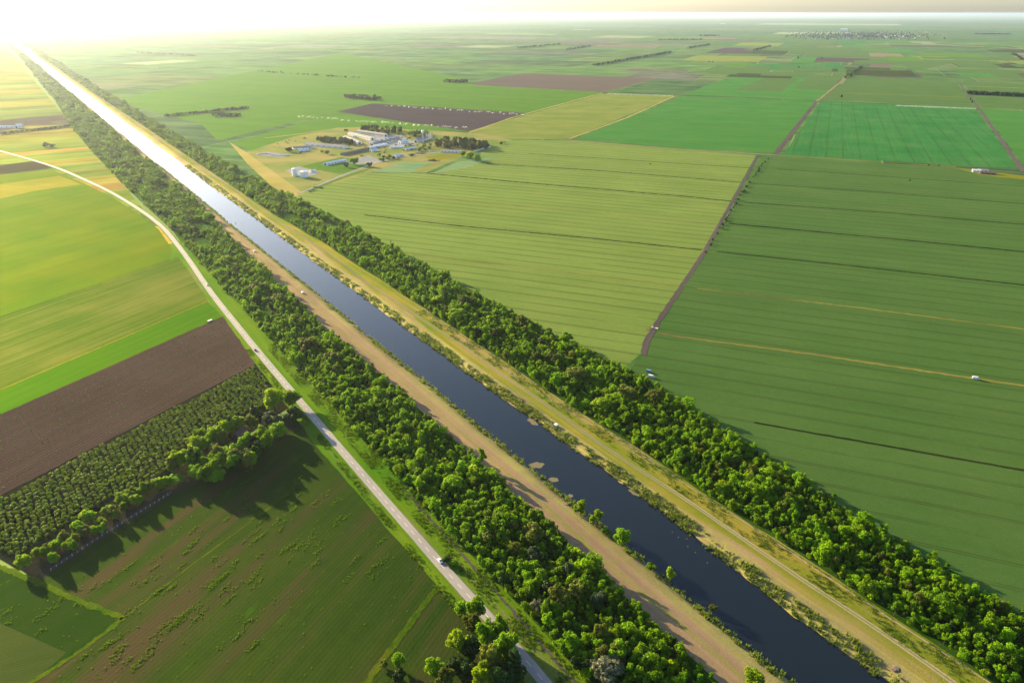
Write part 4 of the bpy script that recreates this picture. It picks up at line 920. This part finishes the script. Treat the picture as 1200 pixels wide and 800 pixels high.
for (a, b, n_, lab, grp) in (((452, 125), (613, 136), 24, 'white sprinkler jet along the top edge of the purple tilled field', 'sprinklers above the tilled field'), ((402, 142.5), (543, 151.5), 20, 'white sprinkler jet in the green strip below the purple tilled field', 'sprinklers below the tilled field'), ((350, 137.5), (395, 141), 9, 'white sprinkler jet in the green strip left of the purple tilled field', 'sprinklers left of the tilled field')):
    for k in range(n_):
        t = (k+rng.uniform(-.25, .25))/(n_-1); c = g(a[0]+(b[0]-a[0])*t, a[1]+(b[1]-a[1])*t+rng.normal()*.4)
        o = empty('sprinkler', (*c, 0), rng.uniform(0, 6.28), rng.uniform(.55, 1.15)); tag(o, lab, 'sprinkler', grp)
        link('riser', rme, o); link('spray', spm[k % 3], o)['kind'] = 'stuff'
for a, b, lab in (((712, 110.5), (788, 113.2), 'long white watering boom across the field right of the tan field'), ((1050, 124.6), (1143, 128.3), 'long white watering boom along the far edge of the bright green field')):
    c, rz, l_ = on_px(a, b); o = empty('irrigation_boom', (*c, 0), rz); tag(o, lab, 'irrigation boom')
    n_ = 8
    MB().tube((-l_/2, 0, 4), (l_/2, 0, 4), .25, n=6).build('pipe', M['steel'], o)
    for k in range(n_+1):
        x = -l_/2+l_*k/n_; MB().tube((x, -2, .6), (x, 0, 4), .12, n=5).tube((x, 2, .6), (x, 0, 4), .12, n=5).tube((x, -2, .6), (x, -2.35, .6), .6, n=10).tube((x, 2, .6), (x, 2.35, .6), .6, n=10).build('wheel_tower', M['steel'], o)
    k = 2600; p = np.stack([rng.uniform(-l_/2, l_/2, k), rng.normal(0, 3, k), rng.uniform(.2, 4, k)], 1); q = rng.normal(size=(k, 3)); q /= np.linalg.norm(q, axis=1)[:, None]; w2 = np.cross(q, rng.normal(size=(k, 3))); w2 /= np.linalg.norm(w2, axis=1)[:, None]
    link('spray', mesh_np('spray', np.stack([p-q*.3, p-w2*.3, p+q*.3, p+w2*.3], 1).reshape(-1, 3), np.arange(4*k).reshape(k, 4), M['spray'], rng.uniform(0, 1, k)), o)['kind'] = 'stuff'

# ------------------------------------------------------------------ treelines far off (read as one mass each)
def treeline(a, b, n_, wid, sc_, lab, ks=(('dark', 0), ('dark', 1), ('round', 0))):
    A, B = g(*a), g(*b); t = rng.uniform(0, 1, n_); d = (B-A)/np.linalg.norm(B-A); nn = np.array([-d[1], d[0]])
    xy = A+(B-A)*t[:, None]+nn*rng.normal(0, wid, n_)[:, None]
    s_ = rng.uniform(.7, 1.25, n_)*sc_
    scatter('treeline', np.column_stack([xy, np.zeros(n_)]), np.column_stack([s_*1.3, s_*1.3, s_]), rng.integers(0, len(ks), n_), [PROTO[q] for q in ks], lab)
PROTO.setdefault(('dark', 1), PROTO[('dark', 0)])
for a, b, n_, wd, s_, lab in [
    ((697, 77.5), (786, 62), 260, 8, 1.2, 'long dark treeline beyond the tan field'), ((607, 57), (655, 52.5), 130, 8, 1.2, 'far dark treeline left of the pale straw field'), ((664, 59), (690, 55), 90, 8, 1.2, 'short far treeline at the left end of the pale straw field'),
    ((805, 57.5), (831, 53), 90, 9, 1.2, 'short dark treeline right of the pale straw field'), ((772, 47.5), (822, 47), 120, 12, 1.3, 'far dark treeline near the horizon above the straw field'), ((825, 42.5), (837, 42.2), 120, 60, 1.4, 'small dark far wood near the horizon'),
    ((882, 60), (902, 54.5), 90, 8, 1.1, 'thin treeline right of the centre far fields'), ((521, 96.2), (547, 96.8), 70, 14, 1.0, 'dark copse at the left end of the tan field'), ((409, 114), (442, 117.5), 90, 14, 1.0, 'dark copse beyond the purple tilled field'),
    ((192, 137), (292, 127), 170, 5, .65, 'thin hedgerow in the green fields left of the farm'), ((250, 136), (280, 136), 70, 16, .75, 'brownish copse under the thin hedgerow'), ((1134, 110.5), (1260, 116), 330, 8, 1.1, 'dark treeline at the right edge beyond the bright green field'),
    ((1143, 40.5), (1184, 40.6), 150, 30, 1.5, 'very far dark treeline near the right horizon'), ((0, 157.5), (88, 148), 170, 4, .5, 'dark hedgerow below the white buildings at the far left'), ((1108, 96), (1140, 123), 0, 4, .8, ''),
    ((1186, 63), (1200, 71), 50, 8, 1.0, 'treeline along the curving road at the far right'), ((991, 92.5), (1010, 79), 60, 5, .8, 'thin dark treeline beside the pale far track'), ((160, 62), (230, 66), 80, 8, .8, 'far faint hedgerow right of the canal end'),
    ((300, 84), (420, 92), 60, 8, .7, 'sparse far bushes in the green plain left of the tan field'), ((900, 185), (860, 240), 46, 1.2, .28, 'low dark bushes along the brown farm track'), ((825, 300), (862, 240), 30, 1.2, .25, 'low dark bushes along the lower brown farm track'), ((505, 216), (720, 223), 0, 1, 1, '')]:
    if n_: treeline(a, b, n_, wd, s_, lab)
for x, y, s_, lab in [(986, 114.5, .9, 'dark round tree at the end of the far pale track'), (1137, 118, .8, 'dark tree on the far right track, upper of two'), (1139, 121, .8, 'dark tree on the far right track, lower of two'), (831, 73.5, .9, 'far dark tree, left of a pair in open fields'), (835, 73.7, .9, 'far dark tree, right of a pair in open fields'), (935, 69, 1.2, 'lone far tree left of the dark patchwork'), (963, 69.5, 1.2, 'lone far tree within the dark patchwork'), (936, 80, 1.0, 'lone far tree above the pale strip'), (1066, 212.5, .35, 'small dark bush in the right wheat field'), (762, 193, .3, 'tiny dark bush in the olive wheat field'), (1088, 194.5, .3, 'bush on the lower edge of the bright green field'), (1100, 195.3, .3, 'second bush on the lower edge of the bright green field')]:
    c = g(x, y); tree('field_tree', 'dark', int(x), c[0], c[1], s_, lab)

# ------------------------------------------------------------------ village near the horizon
hm_ = []
for i in range(4):
    m = MB().box(0, 0, 0, 14+2*i, 10, 5); me = bpy.data.meshes.new('house'); k = len(m.f); hl_ = 7.5+i
    m.add([(-hl_, -5.6, 5), (hl_, -5.6, 5), (hl_, 5.6, 5), (-hl_, 5.6, 5), (-hl_, 0, 9), (hl_, 0, 9)], [[0, 1, 5, 4], [2, 3, 4, 5], [1, 2, 5], [3, 0, 4]])
    me.from_pydata(m.v, [], m.f); me.materials.append(M['white']); me.materials.append(M['roofbrown' if i % 2 else 'roofgrey']); me.polygons.foreach_set('material_index', [0]*k+[1]*4); hm_.append(me)
vx = []
for i in range(90):
    x = rng.normal(1010, 38); y = 42+rng.normal()*2.2
    if not (930 < x < 1095 and 37 < y < 47): continue
    c = g(x, y); o = link('village_house', hm_[i % 4], None, (*c, 0)); o.rotation_euler = (0, 0, R(ROWA)+rng.choice([0, 1.57])); s_ = rng.uniform(1.2, 2.2); o.scale = (s_, s_, s_)
    tag(o, 'tiny pale house of the far village on the plain', 'house', 'houses of the far village')
k = 900; x = rng.normal(1005, 42, k); y = 42+rng.normal(0, 2.3, k); ok = (x > 920) & (x < 1110) & (y > 36.5) & (y < 47.5); xy = np.array([g(a, b) for a, b in zip(x[ok], y[ok])])
scatter('village_trees', np.column_stack([xy, np.zeros(len(xy))]), rng.uniform(1, 1.8, len(xy)), rng.integers(0, 2, len(xy)), [PROTO[('dark', 0)], PROTO[('dark', 1)]], 'dark trees between the houses of the far village')
barn(None, None, 60, 22, 10, 'white', 'roofwhite', 'large white grain store above the far village', 1, 0, 'grain store', 'grain_store', L=110, centre=g(989, 36), rz=R(ROWA))
barn(None, None, 50, 18, 6, 'white', 'roofwhite', 'white warehouse near the horizon right of the centre', 1, 0, 'warehouse', 'warehouse', L=120, centre=g(847, 29), rz=R(ROWA))
barn(None, None, 9, 3.5, 1.6, 'white', 'roofwhite', 'white cabin in the yellow yard at the right edge', 1, 2, 'cabin', 'cabin', L=14, centre=g(1144, 201.5), rz=R(ROWA))
barn(None, None, 8, 3, 1.6, 'wood', 'roofbrown', 'low brown shed in the yellow yard at the right edge', 1, 3, 'shed', 'shed', L=26, centre=g(1157, 204), rz=R(ROWA))
barn(None, None, 10, 3, 1.6, 'white', 'roofgrey', 'grey-roofed shed behind the white cabin of the yellow yard', 1, 2, 'shed', 'shed', L=16, centre=g(1152, 201), rz=R(ROWA))
barn(None, None, 12, 4, 2, 'white', 'roofwhite', 'long white barn at the far left edge', 1, 4, 'barn', 'barn', L=50, centre=g(6, 150), rz=R(15))
barn(None, None, 14, 7, 4, 'white', 'roofwhite', 'bright white gabled barn right of the long far left one', 1, 2, 'barn', 'barn', L=16, centre=g(22.5, 150), rz=R(75))
barn(None, None, 7, 2.8, 1.8, 'wood', 'roofbrown', 'brown-roofed hut hidden in the tree clump beside the orchard', 1, 2, 'hut', 'hut', L=9, centre=g(281, 510), rz=R(ROWL))
barn(None, None, 8, 3, 1.5, 'white', 'roofbrown', 'small brown-roofed cabin in the right belt by the far bank', 1, 2, 'cabin', 'cabin', L=10, centre=g(353, 263), rz=R(30))

# ------------------------------------------------------------------ vehicles
def car(loc, rz, paint, label, van=False):
    o = empty('van' if van else 'car', loc, rz); tag(o, label, 'van' if van else 'car')
    if van: pr = [(-2.5, .35), (2.5, .35), (2.55, .9), (2.35, 1.15), (1.75, 2.1), (-2.4, 2.2), (-2.55, 1.2)]; hw = 1.0; gl = [(1.05, 1.3), (2.1, 1.3), (1.62, 1.98), (1.05, 1.98)]
    else: pr = [(-2.1, .3), (2.1, .3), (2.15, .62), (1.95, .82), (1.0, .95), (.35, 1.42), (-1.1, 1.46), (-1.85, 1.0), (-2.12, .9)]; hw = .86; gl = [(-1.62, 1.0), (.82, 1.0), (.3, 1.35), (-1.05, 1.38)]
    m = MB(); k = len(pr); cab = 1.0 if van else .95; vs = []
    for s_ in (-1, 1):
        for x, z in pr: vs.append((x, s_*hw*(1 if z < cab+.05 else .86), z))
    m.add(vs, [list(range(k)), list(range(k, 2*k))[::-1]]+[[i, k+i, k+(i+1) % k, (i+1) % k] for i in range(k)])
    b = m.build('body', M[paint], o)
    bv = b.modifiers.new('edge', 'BEVEL'); bv.width = .06; bv.segments = 2
    for s_ in (-1, 1):
        vs = [(x, s_*(hw*(1 if z < cab+.05 else .87)+.012), z) for x, z in gl]; vs2 = [(x, y-s_*.05, z) for x, y, z in vs]
        MB().add(vs+vs2, [[0, 1, 2, 3], [7, 6, 5, 4]]+[[i, 4+i, 4+(i+1) % 4, (i+1) % 4] for i in range(4)]).build('side_window', M['glass'], o)
    (x0, z0), (x1, z1) = (pr[3], pr[4]) if van else (pr[4], pr[5])
    def pane(nm, x0, z0, x1, z1, sg):
        dx, dz = x1-x0, z1-z0; l_ = math.hypot(dx, dz); nx, nz_ = -dz/l_*sg*-1, dx/l_*sg*-1
        nx, nz_ = (abs(dz)/l_*sg, abs(dx)/l_); vs = []
        for e_ in (.02, -.03):
            for x, z, w_ in ((x0+dx*.08, z0+dz*.08, .84), (x0+dx*.92, z0+dz*.92, .74)):
                vs += [(x+nx*e_, -hw*w_, z+nz_*e_), (x+nx*e_, hw*w_, z+nz_*e_)]
        MB().add(vs, [[0, 1, 3, 2], [4, 6, 7, 5], [0, 4, 5, 1], [2, 3, 7, 6], [0, 2, 6, 4], [1, 5, 7, 3]]).build(nm, M['glass'], o)
    pane('windscreen', x0, z0, x1, z1, 1)
    if van: pane('rear_window', -2.5, 1.3, -2.42, 2.1, -1)
    else: pane('rear_window', pr[7][0], pr[7][1], pr[6][0], pr[6][1], -1)
    fx = pr[2][0]
    for s_ in (-1, 1):
        MB().box(fx-.03, s_*hw*.72, .62, .12, .34, .16).build('headlight', M['lamp'], o); MB().box(-fx+.03, s_*hw*.75, .7, .12, .26, .2).build('tail_light', M['redlens'], o)
        for x in (-1.3, 1.32):
            wv = MB().tube((x, s_*(hw-.2), .31), (x, s_*(hw+.02), .31), .31, n=16).build('wheel', M['rubber'], o)
            MB().tube((x, s_*(hw+.02), .31), (x, s_*(hw+.035), .31), .19, n=12).build('rim', M['steel'], wv)
    return o
def road_at(px, py, lane):
    c = g(px, py); i = int(np.argmin(np.linalg.norm(pth-c, axis=1))); d = pth[min(i+2, len(pth)-1)]-pth[max(i-2, 0)]; d /= np.linalg.norm(d)
    return pth[i]+np.array([d[1], -d[0]])*lane, math.atan2(d[1], d[0])
c, rz = road_at(515, 658, -.9); car((*c, .152), rz, 'carwhite', 'white hatchback driving on the grey road beside the dark field')
c, rz = road_at(300.5, 410.5, 1.4); car((*c, .152), rz+math.pi, 'cardark', 'dark car on the road beside the brown sapling field')
c, rz = road_at(242, 334.5, -1.4); car((*c, .152), rz, 'carred', 'silver grey car on the road farther up, beside the pale barley')
c = g(760.5, 436); car((*c, .08), R(-30), 'carblue', 'pale blue van parked at the edge of the right belt', True)
c = g(763, 442); car((*c, .08), R(-30), 'carwhite', 'white van parked beside the pale blue one at the belt edge', True)
c = g(1143, 444); car((*c, .2), R(ROWA), 'carwhite', 'white van parked on the dry margin in the right wheat field', True)
# farm trailer at the brown field corner
c = g(246, 376.5); o = empty('farm_trailer', (*c, .08), R(ROWL)); tag(o, 'flat white farm trailer at the corner of the brown sapling field', 'trailer')
MB().box(0, 0, .8, 5, 2.2, .5).build('bed', M['white'], o); MB().tube((2.5, 0, .8), (4, 0, .6), .08, n=6).build('drawbar', M['steel'], o)
for x in (-1.2, .6):
    for s_ in (-1, 1): MB().tube((x, s_*.9, .42), (x, s_*1.15, .42), .42, n=14).build('wheel', M['rubber'], o)
# culvert by the brown track
c = g(767, 384.5); o = empty('culvert', (*c, 0), R(ROWA)); tag(o, 'pale concrete culvert head beside the brown farm track', 'culvert')
MB().box(-2.2, 0, 0, 1, 4.5, 1.2).build('headwall', M['conc'], o); MB().box(1, 0, 0, 5, 3, .5).build('apron', M['stone'], o); MB().tube((-2.8, 0, .45), (-1.6, 0, .45), .42, n=14).build('pipe', M['darkopen'], o)
ribbon('field_margin', [g(760, 388), g(764, 384), g(770, 381)], 6, C_marg, .19, .3, 2)

# fishing cabins, boats, scum and stones at the water
def cabin(px, py, lab, s_=1.0):
    c = g(px, py); u_, v_ = toUV(c); o = empty('fishing_cabin', (*c, -.2), math.atan2(CD[1], CD[0]), s_); tag(o, lab, 'cabin')
    MB().box(0, 0, .3, 3.2, 2.4, 2.1).build('wall', M['white'], o); MB().box(0, 0, 2.41, 3.7, 2.9, .18).build('roof', M['roofwhite'], o)
    MB().box(0, -1.23, .32, .8, .08, 1.8).build('door', M['wood'], o); MB().box(1.63, 0, 1.2, .08, 1, .7).build('window', M['glass'], o)
    d = MB().box(0, -2.6 if v_ < 0 else 2.6, .1, 2.0, 2.8, .15)
    for x in (-.9, .9): d.tube((x, -3.7 if v_ < 0 else 3.7, -3), (x, -3.7 if v_ < 0 else 3.7, .1), .09, n=6)
    d.build('jetty', M['wood'], o)
cabin(651.5, 499, 'small white fishing cabin at the right water edge beside pale scum', .75); cabin(354.5, 343.5, 'small white fishing cabin on the brown left bank, nearer one', .8); cabin(298, 295, 'small white fishing cabin on the brown left bank, farther one', .8)
def boat(px, py, rz, lab, mat='white'):
    c = g(px, py, -2.4); o = empty('rowing_boat', (*c, -2.5), rz); tag(o, lab, 'boat'); vs, n_ = [], 9
    for x, w_, z in [(-1.8, .45, .5), (-1.5, .65, .45), (-.5, .8, .42), (.6, .75, .45), (1.5, .4, .55), (2.0, .03, .65)]:
        vs += [(x, -w_, z), (x, -w_*.8, .1), (x, 0, -.05), (x, w_*.8, .1), (x, w_, z), (x, w_*.85, z), (x, w_*.6, .15), (x, -w_*.6, .15), (x, -w_*.85, z)]
    fs_ = [[i*n_+k, i*n_+(k+1) % n_, (i+1)*n_+(k+1) % n_, (i+1)*n_+k] for i in range(5) for k in range(n_)]+[list(range(n_)), list(range(5*n_, 6*n_))]
    MB().add(vs, fs_).build('hull', M[mat], o)
    for x in (-1.0, .3): MB().box(x, 0, .3, .25, 1.25, .06).build('thwart', M['wood'], o)
boat(981, 736, R(110), 'white rowing boat moored at the right bank near the bottom'); boat(658, 512, R(60), 'pale rowing boat floating just below the fishing cabin', 'cream')
boat(276, 262, R(120), 'dark wooden rowing boat by the left bank far up the bright water', 'wood')
def blob(px, py, l_, w_, name, mat, lab, cat, z=-2.46, th=.05, rz=None):
    c = g(px, py, z); n_ = 22; a = np.linspace(0, 2*math.pi, n_, endpoint=False); r = 1+.22*np.sin(2*a+px)+.14*np.sin(5*a+py)+rng.normal(0, .07, n_); ang_ = math.atan2(CD[1], CD[0]) if rz is None else rz
    x, y = np.cos(a)*r*l_/2, np.sin(a)*r*w_/2; X, Y = c[0]+x*math.cos(ang_)-y*math.sin(ang_), c[1]+x*math.sin(ang_)+y*math.cos(ang_)
    m = MB(); m.add([(p_, q_, z-.06) for p_, q_ in zip(X, Y)]+[(p_, q_, z+th) for p_, q_ in zip(X, Y)], [list(range(n_, 2*n_))]+[[i, (i+1) % n_, n_+(i+1) % n_, n_+i] for i in range(n_)])
    tag(m.build(name, M[mat]), lab, cat)
for x, y, l_, w_, lab in [(624, 494, 10, 6, 'largest tan algae mat at the right edge above the fishing cabin'), (628, 545, 8, 10, 'tan algae mat reaching out from the left reeds, upper one'), (648, 562, 5, 8, 'tan algae mat reaching out from the left reeds, middle one'), (668, 581, 3, 5, 'small tan algae mat at the left reeds above the bank poplars'), (743, 577, 7, 4, 'tan algae mat at the right reeds opposite the bank poplars'), (948, 726, 7, 5, 'tan algae mat at the right edge near the white boat'), (562, 441, 8, 2.5, 'thin pale scum strip along the right edge of the bluish water'), (720, 555, 5, 2, 'small scum strip at the right edge above the opposite mat')]:
    blob(x, y, l_, w_, 'algae_mat', 'scum', lab, 'algae mat')
for i, (x, y) in enumerate([(788, 623), (795, 629), (806, 640), (815, 647), (805, 631), (829, 659)]):
    blob(x, y, .9, .5, 'foam_patch', 'scum', 'small whitish foam fleck floating on the dark canal water', 'foam')
for o in list(col.objects):
    if o.name.startswith('foam_patch'): o['group'] = 'foam flecks on the dark water'
heap(1050, 783, 3, 1.6, .5, 'scrap', 'grey heap of stones at the right water edge near the bottom', 'stone_heap', 'heap', 22)
heap(665, 590, 3, 1.5, .5, 'scrap', 'grey stones on the left bank by the thin poplar', 'stone_heap', 'heap', 16)
# fence along the hedge
fp = [g(60, 668), g(120, 628), g(202, 577)]; o = empty('fence', (*fp[0], 0)); tag(o, 'pale post fence along the hedge above the dark field', 'fence')
k = 0; prev = None
for a, b in zip(fp[:-1], fp[1:]):
    m_ = int(np.linalg.norm(b-a)/3.2)
    for i in range(m_):
        q = a+(b-a)*i/m_-fp[0]; MB().box(q[0], q[1], 0, .2, .2, 1.6).build('post', M['stone'], o)
        if prev is not None:
            pass
        prev = q; k += 1
wm_ = MB()
for z in (.5, 1.0, 1.45):
    for a, b in zip(fp[:-1], fp[1:]): wm_.tube((*(a-fp[0]), z), (*(b-fp[0]), z), .015, n=4)
wm_.build('wire', M['steel'], o)

# ------------------------------------------------------------------ render settings
sc.render.engine = 'CYCLES'
sc.view_settings.view_transform = 'Standard'; sc.view_settings.look = 'None'; sc.view_settings.gamma = 1; sc.view_settings.use_curve_mapping = False
sc.view_settings.exposure = 1.9
sc.cycles.use_denoising = True
sc.cycles.max_bounces = 5; sc.cycles.diffuse_bounces = 2; sc.cycles.glossy_bounces = 2; sc.cycles.transmission_bounces = 2; sc.cycles.volume_bounces = 1; sc.cycles.transparent_max_bounces = 4
sc.cycles.sample_clamp_indirect = 8
sc.render.resolution_x = 1024; sc.render.resolution_y = 682
